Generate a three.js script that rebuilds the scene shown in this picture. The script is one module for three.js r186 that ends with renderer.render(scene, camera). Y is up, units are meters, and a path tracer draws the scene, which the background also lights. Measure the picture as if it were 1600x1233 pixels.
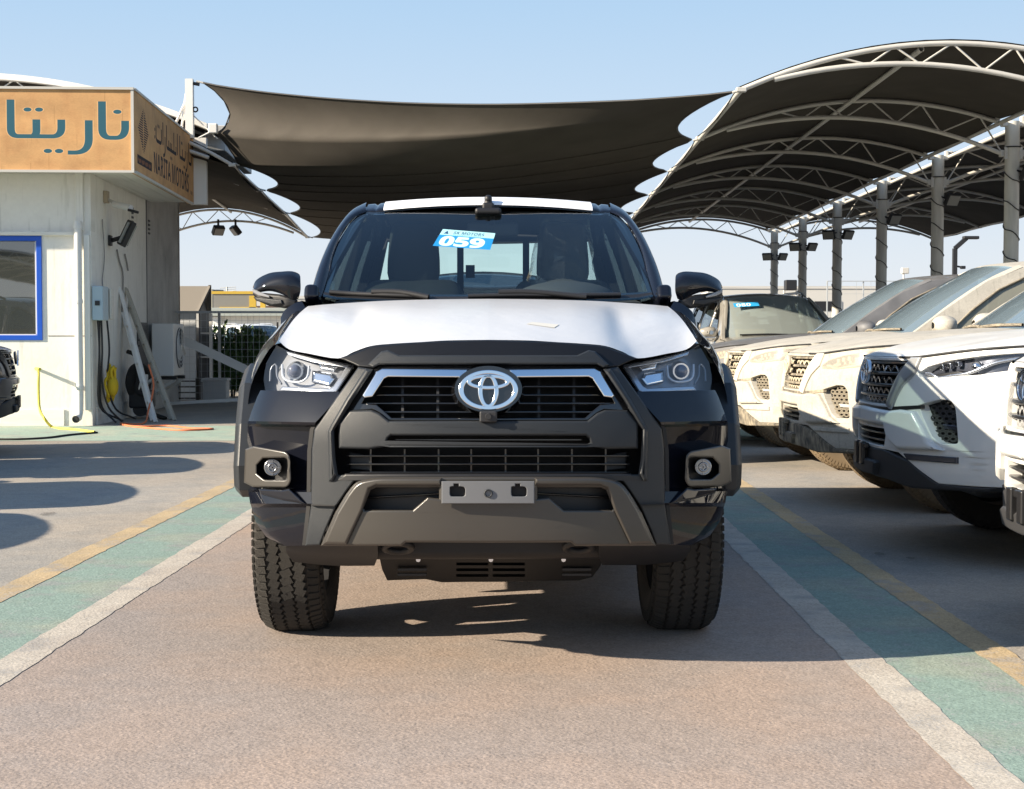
import * as THREE from 'three';
import { mergeGeometries } from 'three/addons/utils/BufferGeometryUtils.js';
import { RoundedBoxGeometry } from 'three/addons/geometries/RoundedBoxGeometry.js';
import { TessellateModifier } from 'three/addons/modifiers/TessellateModifier.js';

// ---------------------------------------------------------------- camera, sky, sun, exposure
const scene = new THREE.Scene();
const EYE = 1.077, FOCAL = 2275;                       // metres, pixels of the 1600 x 1233 photograph
const YAW = -Math.atan(37 / FOCAL), PITCH = -Math.atan(81.5 / FOCAL);
const camera = new THREE.PerspectiveCamera(2 * Math.atan(616.5 / FOCAL) * 180 / Math.PI, 1600 / 1233, 0.1, 1400);
camera.rotation.order = 'YXZ';
camera.rotation.set(PITCH, YAW, 0);
camera.position.set(0, EYE, 0);
camera.updateMatrixWorld();

const renderer = new THREE.WebGLRenderer({ antialias: true });
renderer.toneMapping = THREE.LinearToneMapping;
renderer.toneMappingExposure = 2.3;
renderer.shadowMap.enabled = true;

const SUN_EL = 24 * Math.PI / 180, SUN_AZ = 18 * Math.PI / 180;   // low, from the left and a little from the front
const sunDir = new THREE.Vector3(-Math.cos(SUN_EL) * Math.cos(SUN_AZ), Math.sin(SUN_EL), Math.cos(SUN_EL) * Math.sin(SUN_AZ));
const sun = new THREE.DirectionalLight(new THREE.Color().setRGB(1, 0.87, 0.69), 5);
sun.position.copy(sunDir).multiplyScalar(60).add(new THREE.Vector3(0, 0, -14));
sun.target.position.set(0, 0, -14);
sun.castShadow = true;
sun.shadow.mapSize.set(4096, 4096);
Object.assign(sun.shadow.camera, { left: -32, right: 32, top: 32, bottom: -32, near: 1, far: 140 });
sun.shadow.radius = 1;
scene.add(sun, sun.target);

{ // clear hazy sky: pale at the horizon, deeper blue above
  const W = 512, H = 256, d = new Float32Array(W * H * 4), v = new THREE.Vector3();
  const stops = [[-90, .30, .27, .24], [-3, .40, .40, .40], [0, .61, .62, .625], [3, .56, .605, .65], [7, .455, .555, .665], [13, .335, .48, .645], [25, .20, .335, .54], [50, .125, .235, .43], [90, .09, .18, .36]];
  for (let j = 0; j < H; j++) {
    const el = (j + .5) / H * 180 - 90;
    let k = 1; while (k < stops.length - 1 && stops[k][0] < el) k++;
    const A = stops[k - 1], B = stops[k], t = Math.min(1, Math.max(0, (el - A[0]) / (B[0] - A[0])));
    for (let i = 0; i < W; i++) {
      const az = (i + .5) / W * 2 * Math.PI - Math.PI, ce = Math.cos(el * Math.PI / 180);
      v.set(Math.cos(az) * ce, Math.sin(el * Math.PI / 180), Math.sin(az) * ce);
      const g = Math.pow(Math.max(0, v.dot(sunDir)), 6) * .35 + Math.pow(Math.max(0, v.dot(sunDir)), 60) * 1.0;   // the haze round the sun
      const o = (j * W + i) * 4;
      for (let c = 0; c < 3; c++) d[o + c] = (A[c + 1] + (B[c + 1] - A[c + 1]) * t + g * [1, .92, .8][c]) * .605; d[o + 3] = 1;
    }
  }
  const sky = new THREE.DataTexture(d, W, H, THREE.RGBAFormat, THREE.FloatType);
  sky.mapping = THREE.EquirectangularReflectionMapping;
  sky.magFilter = THREE.LinearFilter; sky.minFilter = THREE.LinearFilter;
  sky.needsUpdate = true;
  scene.background = sky; scene.environment = sky;
}

// ---------------------------------------------------------------- helpers
const V = (x, y, z) => new THREE.Vector3(x, y, z);
let seed = 7;
const rnd = () => { seed = (seed * 1664525 + 1013904223) >>> 0; return seed / 4294967296; };
const R = (a, b) => a + (b - a) * rnd();
const lerp = (a, b, t) => a + (b - a) * t, clamp = (x, a = 0, b = 1) => Math.min(b, Math.max(a, x));
// survey of the photograph: the sight line through a pixel, cut at a distance or at the ground
function P(px, py, z) {
  const d = V((px - 800) / FOCAL, -(py - 616.5) / FOCAL, -1).applyQuaternion(camera.quaternion);
  const t = z / d.z; return V(d.x * t, EYE + d.y * t, z);
}
const LOT = 1.54 * Math.PI / 180;                       // the bays run this much to the right of straight ahead
const lot = (x, dist) => [x + dist * Math.tan(LOT), -dist];

function hash(x, y, s) { let h = (Math.imul(x, 374761393) + Math.imul(y, 668265263) + Math.imul(s, 974634353)) | 0; h = Math.imul(h ^ (h >>> 13), 1274126177); return ((h ^ (h >>> 16)) >>> 0) / 4294967296; }
function vnoise(x, y, per, s) {
  const xi = Math.floor(x), yi = Math.floor(y), u = x - xi, w = y - yi, a = u * u * (3 - 2 * u), b = w * w * (3 - 2 * w), m = (k) => ((k % per) + per) % per;
  return lerp(lerp(hash(m(xi), m(yi), s), hash(m(xi + 1), m(yi), s), a), lerp(hash(m(xi), m(yi + 1), s), hash(m(xi + 1), m(yi + 1), s), a), b);
}
function fbm(u, v, f, oct, s) { let r = 0, a = .5, t = 0; for (let i = 0; i < oct; i++) { r += a * vnoise(u * f, v * f, f, s + i); t += a; a *= .5; f *= 2; } return r / t; }
// texture of size px from fn(u, v) -> [r, g, b] (linear 0..1) or a number
function tex(n, fn, { srgb = false, rep = 1, h = n } = {}) {
  const d = new Uint8Array(n * h * 4);
  for (let j = 0; j < h; j++) for (let i = 0; i < n; i++) {
    let c = fn(i / n, j / h, i, j); if (typeof c === 'number') c = [c, c, c];
    const o = (j * n + i) * 4;
    for (let k = 0; k < 3; k++) { let x = clamp(c[k]); if (srgb) x = x <= .0031308 ? 12.92 * x : 1.055 * Math.pow(x, 1 / 2.4) - .055; d[o + k] = Math.round(x * 255); }
    d[o + 3] = c.length > 3 ? Math.round(c[3] * 255) : 255;
  }
  const t = new THREE.DataTexture(d, n, h, THREE.RGBAFormat);
  t.wrapS = t.wrapT = THREE.RepeatWrapping; t.magFilter = THREE.LinearFilter; t.minFilter = THREE.LinearMipmapLinearFilter; t.generateMipmaps = true;
  if (srgb) t.colorSpace = THREE.SRGBColorSpace;
  t.repeat.set(rep, rep); t.needsUpdate = true; return t;
}
function print(w, h, draw, back) {                       // flat print on a canvas
  const c = document.createElement('canvas'); c.width = w; c.height = h;
  const g = c.getContext('2d'); if (back) { g.fillStyle = back; g.fillRect(0, 0, w, h); }
  draw(g, w, h);
  const t = new THREE.CanvasTexture(c); t.colorSpace = THREE.SRGBColorSpace; return t;
}
const rgb = (r, g, b) => new THREE.Color().setRGB(r, g, b);
const mat = (c, o = {}) => new THREE.MeshStandardMaterial({ color: Array.isArray(c) ? rgb(...c) : c, roughness: .6, side: THREE.DoubleSide, ...o });
const phys = (c, o = {}) => new THREE.MeshPhysicalMaterial({ color: Array.isArray(c) ? rgb(...c) : c, roughness: .5, side: THREE.DoubleSide, ...o });

// ------ geometry: everything comes out non-indexed with position, normal and uv
function clean(g) { g = g.index ? g.toNonIndexed() : g; for (const k of Object.keys(g.attributes)) if (!['position', 'normal', 'uv'].includes(k)) g.deleteAttribute(k); g.clearGroups(); if (!g.attributes.uv) g.setAttribute('uv', new THREE.BufferAttribute(new Float32Array(g.attributes.position.count * 2), 2)); if (!g.attributes.normal) g.computeVertexNormals(); return g; }
const merge = (...gs) => mergeGeometries(gs.flat(9).map(clean));
function mirror(g) {
  const m = clean(g).clone(); m.scale(-1, 1, 1);
  for (const k of ['position', 'normal', 'uv']) { const a = m.attributes[k], s = a.itemSize, t = new Float32Array(s); for (let i = 0; i < a.count; i += 3) { t.set(a.array.subarray((i + 1) * s, (i + 2) * s)); a.array.copyWithin((i + 1) * s, (i + 2) * s, (i + 3) * s); a.array.set(t, (i + 2) * s); } }
  return m;
}
// area-weighted normals that stay smooth below the crease angle
function toCreasedNormals(g, ang) {
  const p = g.attributes.position.array, n = p.length / 9, fn = new Float32Array(n * 3), fa = new Float32Array(n), at = new Map(), key = (i) => Math.round(p[i] * 2e4) + ',' + Math.round(p[i + 1] * 2e4) + ',' + Math.round(p[i + 2] * 2e4), out = new Float32Array(p.length), A = V(), B = V(), cs = Math.cos(ang);
  for (let f = 0; f < n; f++) { const o = f * 9; A.set(p[o + 3] - p[o], p[o + 4] - p[o + 1], p[o + 5] - p[o + 2]); B.set(p[o + 6] - p[o], p[o + 7] - p[o + 1], p[o + 8] - p[o + 2]); A.cross(B); const l = A.length(); fa[f] = l; fn.set(l ? [A.x / l, A.y / l, A.z / l] : [0, 0, 0], f * 3); for (let k = 0; k < 3; k++) { const q = key(o + k * 3); at.has(q) ? at.get(q).push(f) : at.set(q, [f]); } }
  for (let f = 0; f < n; f++) for (let k = 0; k < 3; k++) { const o = f * 9 + k * 3; let x = 0, y = 0, z = 0; const thin = fa[f] < 1e-7; for (const h of at.get(key(o))) { const d = fn[f * 3] * fn[h * 3] + fn[f * 3 + 1] * fn[h * 3 + 1] + fn[f * 3 + 2] * fn[h * 3 + 2]; if (d > cs || (thin && d > -.2)) { x += fn[h * 3] * fa[h]; y += fn[h * 3 + 1] * fa[h]; z += fn[h * 3 + 2] * fa[h]; } } const l = Math.hypot(x, y, z) || 1; out[o] = x / l; out[o + 1] = y / l; out[o + 2] = z / l; }
  g.setAttribute('normal', new THREE.BufferAttribute(out, 3)); return g;
}
const both = (g) => merge(g, mirror(g));
function crom(p0, p1, p2, p3, t) { const f = (a, b, c, d) => .5 * (2 * b + (c - a) * t + (2 * a - 5 * b + 4 * c - d) * t * t + (3 * b - a - 3 * c + d) * t * t * t); return V(f(p0.x, p1.x, p2.x, p3.x), f(p0.y, p1.y, p2.y, p3.y), f(p0.z, p1.z, p2.z, p3.z)); }
function along(pts, n) { const o = []; for (let i = 0; i < pts.length - 1; i++) for (let k = 0; k < n; k++) o.push(crom(pts[Math.max(0, i - 1)], pts[i], pts[i + 1], pts[Math.min(pts.length - 1, i + 2)], k / n)); o.push(pts[pts.length - 1]); return o; }
// a sheet through rows of points, smoothed su times between rows and sv times along them
function loft(rows, su = 4, sv = 4, crease = .7) {
  let g = rows.map((r) => along(r, sv)); const cols = g[0].map((_, j) => along(g.map((r) => r[j]), su)); const m = cols.length, n = cols[0].length;
  const pos = [], uv = [], idx = []; const ul = [0], vl = [0];
  const jm = m >> 1, im = n >> 1; for (let i = 1; i < n; i++) ul.push(ul[i - 1] + cols[jm][i].distanceTo(cols[jm][i - 1])); for (let j = 1; j < m; j++) vl.push(vl[j - 1] + cols[j][im].distanceTo(cols[j - 1][im]));
  for (let j = 0; j < m; j++) for (let i = 0; i < n; i++) { pos.push(...cols[j][i].toArray()); uv.push(vl[j], ul[i]); if (i && j) { const a = (j - 1) * n + i - 1, b = a + 1, c = j * n + i - 1, d = c + 1; idx.push(a, b, d, a, d, c); } }
  const q = new THREE.BufferGeometry(); q.setAttribute('position', new THREE.Float32BufferAttribute(pos, 3)); q.setAttribute('uv', new THREE.Float32BufferAttribute(uv, 2)); q.setIndex(idx);
  if (crease) return clean(toCreasedNormals(q.toNonIndexed(), crease)); q.computeVertexNormals(); return clean(q);
}
function tube(pts, r, seg = 8, n = 6, closed = false) { const c = pts.length === 2 ? new THREE.LineCurve3(...pts) : new THREE.CatmullRomCurve3(pts, closed, 'centripetal'); return clean(new THREE.TubeGeometry(c, pts.length === 2 ? 1 : (pts.length - 1) * n, r, seg, closed)); }
function bar(a, b, w, h = w, up = V(0, 1, 0), round = 0) {      // a beam of w x h between two points
  const d = b.clone().sub(a), l = d.length(), z = d.normalize(); if (Math.abs(z.dot(up)) > .99) up = V(0, 0, 1); const x = up.clone().cross(z).normalize(), y = z.clone().cross(x);
  const g = round ? new RoundedBoxGeometry(w, h, l, 2, round) : new THREE.BoxGeometry(w, h, l);
  g.applyMatrix4(new THREE.Matrix4().makeBasis(x, y, z).setPosition(a.clone().add(b).multiplyScalar(.5))); return clean(g);
}
const rod = (a, b, r, seg = 8) => { const g = new THREE.CylinderGeometry(r, r, a.distanceTo(b), seg); g.applyQuaternion(new THREE.Quaternion().setFromUnitVectors(V(0, 1, 0), b.clone().sub(a).normalize())); const m = a.clone().add(b).multiplyScalar(.5); g.translate(m.x, m.y, m.z); return clean(g); };
function box(w, h, d, x = 0, y = 0, z = 0, r = 0) { const g = r ? new RoundedBoxGeometry(w, h, d, 2, Math.min(r, w / 2.01, h / 2.01, d / 2.01)) : new THREE.BoxGeometry(w, h, d); g.translate(x, y, z); return clean(g); }
const spin = (g, rx = 0, ry = 0, rz = 0) => { g.rotateX(rx).rotateY(ry).rotateZ(rz); return g; };
const put = (g, x, y, z) => { g.translate(x, y, z); return g; };

function roundPoly(pts, r0 = 0) {
  const o = [], n = pts.length;
  pts.forEach((p, i) => {
    const r = p[2] ?? r0; if (!r) return o.push([p[0], p[1]]);
    const a = pts[(i + n - 1) % n], b = pts[(i + 1) % n], la = Math.hypot(a[0] - p[0], a[1] - p[1]), lb = Math.hypot(b[0] - p[0], b[1] - p[1]), k = Math.min(r, la * .48, lb * .48);
    const A = [p[0] + (a[0] - p[0]) / la * k, p[1] + (a[1] - p[1]) / la * k], B = [p[0] + (b[0] - p[0]) / lb * k, p[1] + (b[1] - p[1]) / lb * k];
    for (let t = 0; t <= 4; t++) { const s = t / 4, q = 1 - s; o.push([q * q * A[0] + 2 * q * s * p[0] + s * s * B[0], q * q * A[1] + 2 * q * s * p[1] + s * s * B[1]]); }
  });
  return o;
}
const area2 = (p) => p.reduce((s, a, i) => { const b = p[(i + 1) % p.length]; return s + a[0] * b[1] - b[0] * a[1]; }, 0);
function dense(pts, L) { const o = []; pts.forEach((p, i) => { const q = pts[(i + 1) % pts.length], n = Math.max(1, Math.ceil(Math.hypot(q[0] - p[0], q[1] - p[1]) / L)); for (let k = 0; k < n; k++) o.push([lerp(p[0], q[0], k / n), lerp(p[1], q[1], k / n)]); }); return o; }
function inset(pts, d) {
  const s = Math.sign(area2(pts)), n = pts.length;
  return pts.map((p, i) => {
    const a = pts[(i + n - 1) % n], b = pts[(i + 1) % n]; let e1 = [p[0] - a[0], p[1] - a[1]], e2 = [b[0] - p[0], b[1] - p[1]];
    const l1 = Math.hypot(...e1) || 1, l2 = Math.hypot(...e2) || 1, n1 = [-e1[1] / l1 * s, e1[0] / l1 * s], n2 = [-e2[1] / l2 * s, e2[0] / l2 * s];
    const k = Math.max(.5, 1 + n1[0] * n2[0] + n1[1] * n2[1]); return [p[0] + (n1[0] + n2[0]) / k * d, p[1] + (n1[1] + n2[1]) / k * d];
  });
}
// a moulded panel: an outline (with holes) laid on a surface map(u, v, out) -> point, with bevelled edges and sides; k = outline units per metre
function panel(poly, map, { holes = [], dz = 0, th = .02, bevel = .004, k = 1, r = 0, L, crease = .55, face = true } = {}) {
  L ??= .05 * k; const outer = dense(roundPoly(poly, r * k), L), hs = holes.map((h) => dense(roundPoly(h, h.r ?? r * k), L));
  const inn = inset(outer, bevel * k), hin = hs.map((h) => inset(h, -bevel * k)), pos = [], uvs = [], nor = [], eps = .002 * k;
  const faceN = (p) => { const o = map(p[0], p[1], dz), n = map(p[0] + eps, p[1], dz).sub(map(p[0] - eps, p[1], dz)).cross(map(p[0], p[1] + eps, dz).sub(map(p[0], p[1] - eps, dz))).normalize(); return n.dot(map(p[0], p[1], dz + .01).sub(o)) < 0 ? n.negate() : n; };
  const push = (q, n, p) => { pos.push(q.x, q.y, q.z); nor.push(n.x, n.y, n.z); uvs.push(p[0] / k, p[1] / k); };
  if (face) {
    const c = inn.map((p) => new THREE.Vector2(...p)), hh = hin.map((h) => h.map((p) => new THREE.Vector2(...p))); if (area2(inn) < 0) c.reverse(); hh.forEach((h) => { if (THREE.ShapeUtils.area(h) > 0) h.reverse(); });
    const all = [...c, ...hh.flat()], f = THREE.ShapeUtils.triangulateShape(c, hh), t = [];
    f.forEach((q) => q.forEach((i) => t.push(all[i].x, all[i].y, 0)));
    let g = new THREE.BufferGeometry(); g.setAttribute('position', new THREE.Float32BufferAttribute(t, 3)); g = new TessellateModifier(L * 1.5, 6).modify(g);
    const q = g.attributes.position, A = V(), B = V();
    for (let i = 0; i < q.count; i += 3) {
      const P3 = [0, 1, 2].map((j) => [q.getX(i + j), q.getY(i + j)]), W = P3.map((p) => map(p[0], p[1], dz)), N = P3.map(faceN), flip = A.copy(W[1]).sub(W[0]).cross(B.copy(W[2]).sub(W[0])).dot(N[0]) < 0;
      for (const j of flip ? [0, 2, 1] : [0, 1, 2]) push(W[j], N[j], P3[j]);
    }
  }
  const ring = (A, oa, B, ob, kind) => { for (let i = 0; i < A.length; i++) {
    const j = (i + 1) % A.length, Q = [map(...A[i], oa), map(...B[i], ob), map(...B[j], ob), map(...A[j], oa)], fn = Q[2].clone().sub(Q[0]).cross(Q[3].clone().sub(Q[1])).normalize();
    const nA = kind ? [faceN(A[i]), faceN(A[j])] : [fn, fn]; let s = fn; if (kind && s.dot(nA[0]) < 0) s = fn.clone().negate();
    const nB = kind ? [s.clone().multiplyScalar(1.6).sub(nA[0].clone().multiplyScalar(.6)).normalize(), s.clone().multiplyScalar(1.6).sub(nA[1].clone().multiplyScalar(.6)).normalize()] : [fn, fn];
    const o = s === fn ? [0, 1, 2, 0, 2, 3] : [0, 2, 1, 0, 3, 2], ps = [A[i], B[i], B[j], A[j]], ns = [nA[0], nB[0], nB[1], nA[1]]; for (const h of o) push(Q[h], ns[h], ps[h]);
  } };
  const sides = (o, n) => { const f = area2(o) < 0 ? [...o].reverse() : o, h = area2(o) < 0 ? [...n].reverse() : n; if (bevel) ring(h, dz, f, dz - bevel, 1); ring(f, dz - bevel, f, dz - th, 0); };
  sides(outer, inn); hs.forEach((h, i) => { const q = [...h].reverse(), n = [...hin[i]].reverse(); if (bevel) ring(n, dz, q, dz - bevel, 1); ring(q, dz - bevel, q, dz - th, 0); });
  const g = new THREE.BufferGeometry(); g.setAttribute('position', new THREE.Float32BufferAttribute(pos, 3)); g.setAttribute('normal', new THREE.Float32BufferAttribute(nor, 3)); g.setAttribute('uv', new THREE.Float32BufferAttribute(uvs, 2));
  return g;
}
const flipX = (pts, c = 0) => pts.map((p) => [2 * c - p[0], ...p.slice(1)]).reverse();
const sym = (half, c = 0) => [...half, ...flipX(half, c).filter((p) => Math.abs(p[0] - c) > 1e-6)];   // half runs from the centre line round the left and back to it

// ------ objects
const counts = {};
function numbered(n) { const k = (counts[n] = (counts[n] ?? -1) + 1); return k ? n + '_' + String(k).padStart(3, '0') : n; }
function tag(o, label, category, group, kind) { if (label) o.userData.label = label; if (category) o.userData.category = category; if (group) o.userData.group = group; if (kind) o.userData.kind = kind; return o; }
function thing(name, label, category, [x, y, z] = [0, 0, 0], turn = 0, group) { const o = new THREE.Group(); o.name = numbered(name); o.position.set(x, y, z); o.rotation.y = turn; scene.add(o); return tag(o, label, category, group); }
function part(parent, name, geo, m, label, kind) {
  const o = new THREE.Mesh(Array.isArray(geo) ? merge(geo) : geo, m); o.name = name; o.castShadow = o.receiveShadow = true; parent.add(o); if (label) o.userData.label = label; if (kind) o.userData.kind = kind; return o;
}
function solo(name, geo, m, label, category, group, kind) { const o = part(scene, numbered(name), geo, m); return tag(o, label, category, group, kind); }
// ---------------------------------------------------------------- materials
const grit = tex(1024, (u, v) => { const a = fbm(u, v, 256, 2, 3), b = fbm(u, v, 24, 4, 9); return clamp(.78 + (a - .5) * 1.15 + (b - .5) * .5 - (hash((u * 1024) | 0, (v * 1024) | 0, 5) > .985 ? .38 : 0) + (hash((u * 512) | 0, (v * 512) | 0, 15) > .985 ? .22 : 0)); });
const groundTex = (base, alt, s, o = {}) => tex(1024, (u, v, i, j) => {
  const n = fbm(u, v, 256, 2, s), p = clamp((fbm(u, v, 5, 5, s + 20) - .42) * 4), q = fbm(u, v, 40, 3, s + 40);
  let k = .95 + (n - .5) * .52 + (q - .5) * .2; const h = hash(i >> 1, j >> 1, s); if (h > .982) k *= .62; if (h < .025) k *= 1.2;
  const w = o.wear ? clamp((fbm(u, v, 12, 5, s + 60) + (n - .5) * .5 - o.wear) * 6) : 0, m = (c) => lerp(lerp(base[c], alt[c], p), .25, w * .6) * k;
  return [m(0), m(1), m(2)];
}, { srgb: true });
const gbump = tex(512, (u, v, i, j) => fbm(u, v, 128, 2, 77) * .8 + (hash(i, j, 4) > .9 ? .2 : 0));
const gm = (t) => mat([1, 1, 1], { map: t, bumpMap: gbump, bumpScale: .0018, roughness: .93 });
const M = {};
M.asphalt = gm(groundTex([.325, .29, .245], [.28, .26, .23], 11)); M.asphalt.vertexColors = true;
M.bay = gm(groundTex([.315, .262, .228], [.345, .272, .225], 23)); M.bay.vertexColors = true;
M.green = gm(groundTex([.215, .30, .26], [.265, .31, .255], 37, { wear: .53 })); M.white = gm(groundTex([.47, .43, .37], [.42, .375, .32], 51, { wear: .58 }));
M.yellow = gm(groundTex([.47, .355, .205], [.42, .32, .19], 67, { wear: .56 })); M.pale = gm(groundTex([.30, .40, .33], [.36, .41, .33], 81, { wear: .6 }));
for (const k of ['asphalt', 'bay', 'green', 'white', 'yellow', 'pale']) { M[k].map.repeat.set(.62, .62); }
M.bay.map.rotation = .6;

const wallTex = tex(1024, (u, v) => { const n = fbm(u, v, 60, 3, 5), p = fbm(u, v, 6, 4, 12), s = fbm(u, v * .12, 48, 3, 33), d = clamp((s - .6) * 5) * .22 + clamp((p - .58) * 4) * .1; return [.77 * (1 - d * .6) + n * .05, .75 * (1 - d * .6) + n * .05, .695 * (1 - d * .65) + n * .045]; }, { srgb: true, rep: .4 });
const wallBump = tex(256, (u, v) => fbm(u, v, 40, 3, 8));
M.render = mat([1, 1, 1], { map: wallTex, roughness: .9, bumpMap: wallBump, bumpScale: .0012 });
M.concrete = mat([1, 1, 1], { map: tex(512, (u, v) => { const k = .50 + (fbm(u, v, 5, 5, 61) - .5) * .3 + (fbm(u, v, 90, 2, 4) - .5) * .07 - clamp((fbm(u, v * .2, 30, 3, 71) - .58) * 4) * .07; return [k, k * .98, k * .93]; }, { srgb: true, rep: .4 }), roughness: .95 });
M.fabric = phys([1, 1, 1], { map: tex(512, (u, v, i, j) => { const k = .064 + (fbm(u, v, 6, 4, 13) - .5) * .016 + ((i % 4) < 2 ? .004 : -.004) + ((j % 4) < 2 ? .004 : -.004); return [k * 1.1, k, k * .88]; }, { srgb: true, rep: .5 }), roughness: 1, specularIntensity: .1 });
M.steel = mat([.62, .60, .55], { roughness: .45, map: tex(256, (u, v) => .86 + (fbm(u, v, 12, 4, 3) - .5) * .3, { srgb: true, rep: 1.3 }) });
M.column = mat([1, 1, 1], { roughness: .7, map: tex(256, (u, v) => { const k = .56 + (fbm(u, v, 10, 4, 19) - .5) * .28; return [k, k * .97, k * .87]; }, { srgb: true }) });
M.black = mat([.018, .018, .02], { roughness: .55 }); M.rubber = mat([.022, .021, .02], { roughness: .82 });
M.whitepaint = mat([.72, .71, .68], { roughness: .5 }); M.alu = mat([.62, .62, .60], { roughness: .42, metalness: .6 });
M.blue = mat([.01, .085, .50], { roughness: .4 });

// ---------------------------------------------------------------- ground
function sheet(x0, x1, n0, n1, y, step, vary) {                    // lot coordinates: x across, n distance ahead
  const nx = Math.max(1, Math.ceil((x1 - x0) / step)), nz = Math.max(1, Math.ceil((n1 - n0) / step)), pos = [], uv = [], col = [], idx = [];
  for (let j = 0; j <= nz; j++) for (let i = 0; i <= nx; i++) {
    const x = lerp(x0, x1, i / nx), n = lerp(n0, n1, j / nz), [a, b] = lot(x, n); pos.push(a, y, b); uv.push(a, -b);
    const k = vary ? 1 + (fbm((x + 60) / 128, (n + 20) / 128, 50, 3, 3) - .5) * vary : 1, t = vary ? (fbm((x + 60) / 128, (n + 20) / 128, 90, 3, 9) - .5) * vary * .6 : 0; col.push(k * (1 + t * .5), k, k * (1 - t * .6));
    if (i && j) { const w = nx + 1, A = (j - 1) * w + i - 1, B = A + 1, C = j * w + i - 1, D = C + 1; idx.push(A, D, B, A, C, D); }
  }
  const g = new THREE.BufferGeometry(); g.setAttribute('position', new THREE.Float32BufferAttribute(pos, 3)); g.setAttribute('uv', new THREE.Float32BufferAttribute(uv, 2)); g.setAttribute('color', new THREE.Float32BufferAttribute(col, 3)); g.setIndex(idx); g.computeVertexNormals(); return g;
}
function strip(x0, x1, n0, n1, y, sd) {                            // painted band with slightly ragged edges
  const N = Math.ceil((n1 - n0) / .04), pos = [], uv = [], idx = [];
  for (let j = 0; j <= N; j++) { const n = lerp(n0, n1, j / N); [x0, x1].forEach((x, s) => { const w = (fbm(n / 40, s * .3 + .1, 600, 3, sd) - .5) * .016 + (fbm(n / 40, s * .3 + .1, 40, 2, sd + 5) - .5) * .006, [p, q] = lot(x + w, n); pos.push(p, y, q); uv.push(p, -q); }); if (j) { const k = j * 2; idx.push(k - 2, k - 1, k + 1, k - 2, k + 1, k); } }
  const g = new THREE.BufferGeometry(); g.setAttribute('position', new THREE.Float32BufferAttribute(pos, 3)); g.setAttribute('uv', new THREE.Float32BufferAttribute(uv, 2)); g.setIndex(idx); g.computeVertexNormals(); return g;
}
function structure(name, g, m) { const o = new THREE.Mesh(g, m); o.name = name; o.receiveShadow = true; o.castShadow = true; scene.add(o); o.userData.kind = 'structure'; return o; }
{
  const far = sheet(-500, 500, -60, 880, 0, 1000, 0); far.attributes.color.array.fill(1);
  const s = sheet(-24, 24, -8, 46, .004, .3, .42);
  structure('ground', far, M.asphalt); structure('asphalt', s, M.asphalt);
  structure('painted_bay', sheet(-1.70, 1.12, -4, 15.6, .0058, .2, .45), M.bay);
  structure('white_line', strip(-1.78, -1.642, -4, 15.6, .0076, 1), M.white); structure('white_line_001', strip(1.068, 1.204, -4, 15.6, .0076, 2), M.white);
  structure('green_strip', strip(-2.19, -1.76, -4, 15.6, .0058, 3), M.green); structure('green_strip_001', strip(1.19, 1.565, -4, 15.6, .0058, 4), M.green);
  structure('yellow_line', strip(-2.31, -2.172, -4, 15.6, .0076, 5), M.yellow); structure('yellow_line_001', strip(1.546, 1.674, -4, 15.6, .0076, 6), M.yellow);
  structure('green_walkway', sheet(-14, 6, 15.9, 18.75, .0058, 3), M.pale);
}

{ // old oil spots on the paving
  const oil = mat([.085, .075, .068], { transparent: true, opacity: .3, roughness: .7 });
  const blot = (x, n, rx, rz, s) => { const sh = new THREE.Shape(); for (let i = 0; i < 40; i++) { const t = i / 40 * 6.2832, k = .62 + fbm(i / 40, .3, 8, 3, s) * .75; const p = [Math.cos(t) * rx * k, Math.sin(t) * rz * k]; i ? sh.lineTo(...p) : sh.moveTo(...p); } const [px, pz] = lot(x, n); return new THREE.ShapeGeometry(sh).rotateX(-Math.PI / 2).translate(px, .0098, pz); };
  [[1.78, 7.3, .022, .05, 6], [1.90, 7.15, .02, .04, 7], [-3.0, 9.1, .04, .09, 8]].forEach((p) => structure(numbered('oil_stain'), blot(...p), oil));
}
// ---------------------------------------------------------------- shade structures
const quad = (p, q, r) => (u) => { // parabola through three (u, h)
  const [a, A] = p, [b, B] = q, [c, C] = r; return A * (u - b) * (u - c) / ((a - b) * (a - c)) + B * (u - a) * (u - c) / ((b - a) * (b - c)) + C * (u - a) * (u - b) / ((c - a) * (c - b));
};
// one bay line of arches: at(i) gives the column foot [x, z], side = which way the arch reaches, span = its reach
function archTruss(parent, foot, side, span, up, lo, name = 'arch_truss') {
  const U = (u) => V(foot[0] + side * u, up(u), foot[1]), D = (u) => V(foot[0] + side * u, lo(u), foot[1]);
  const us = [...Array(13)].map((_, i) => lerp(.08, span, i / 12)), ds = [...Array(11)].map((_, i) => lerp(.1, span * .915, i / 10));
  const t = part(parent, name, tube(us.map(U), .029, 8, 2), M.steel);
  part(t, 'lower_chord', tube(ds.map(D), .029, 8, 2), M.steel);
  const web = [[1, .13], [0, .44], [1, .96], [0, 1.22], [1, 1.55], [0, 1.89], [1, 2.23], [0, 2.51], [1, 2.79], [0, 3.12]].map(([l, u]) => l ? D(u * span / 4.15) : U(u * span / 4.15));
  part(t, 'web', web.slice(1).map((p, i) => rod(web[i], p, .0115, 6)), M.steel);
  part(t, 'tip_bracket', box(.11, .05, .07, U(span).x, U(span).y, foot[1], .01), M.steel); part(t, 'post_bracket', box(.06, .1, .05, U(.2).x, U(.2).y + .02, foot[1], .01), M.steel);
  return t;
}
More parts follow.
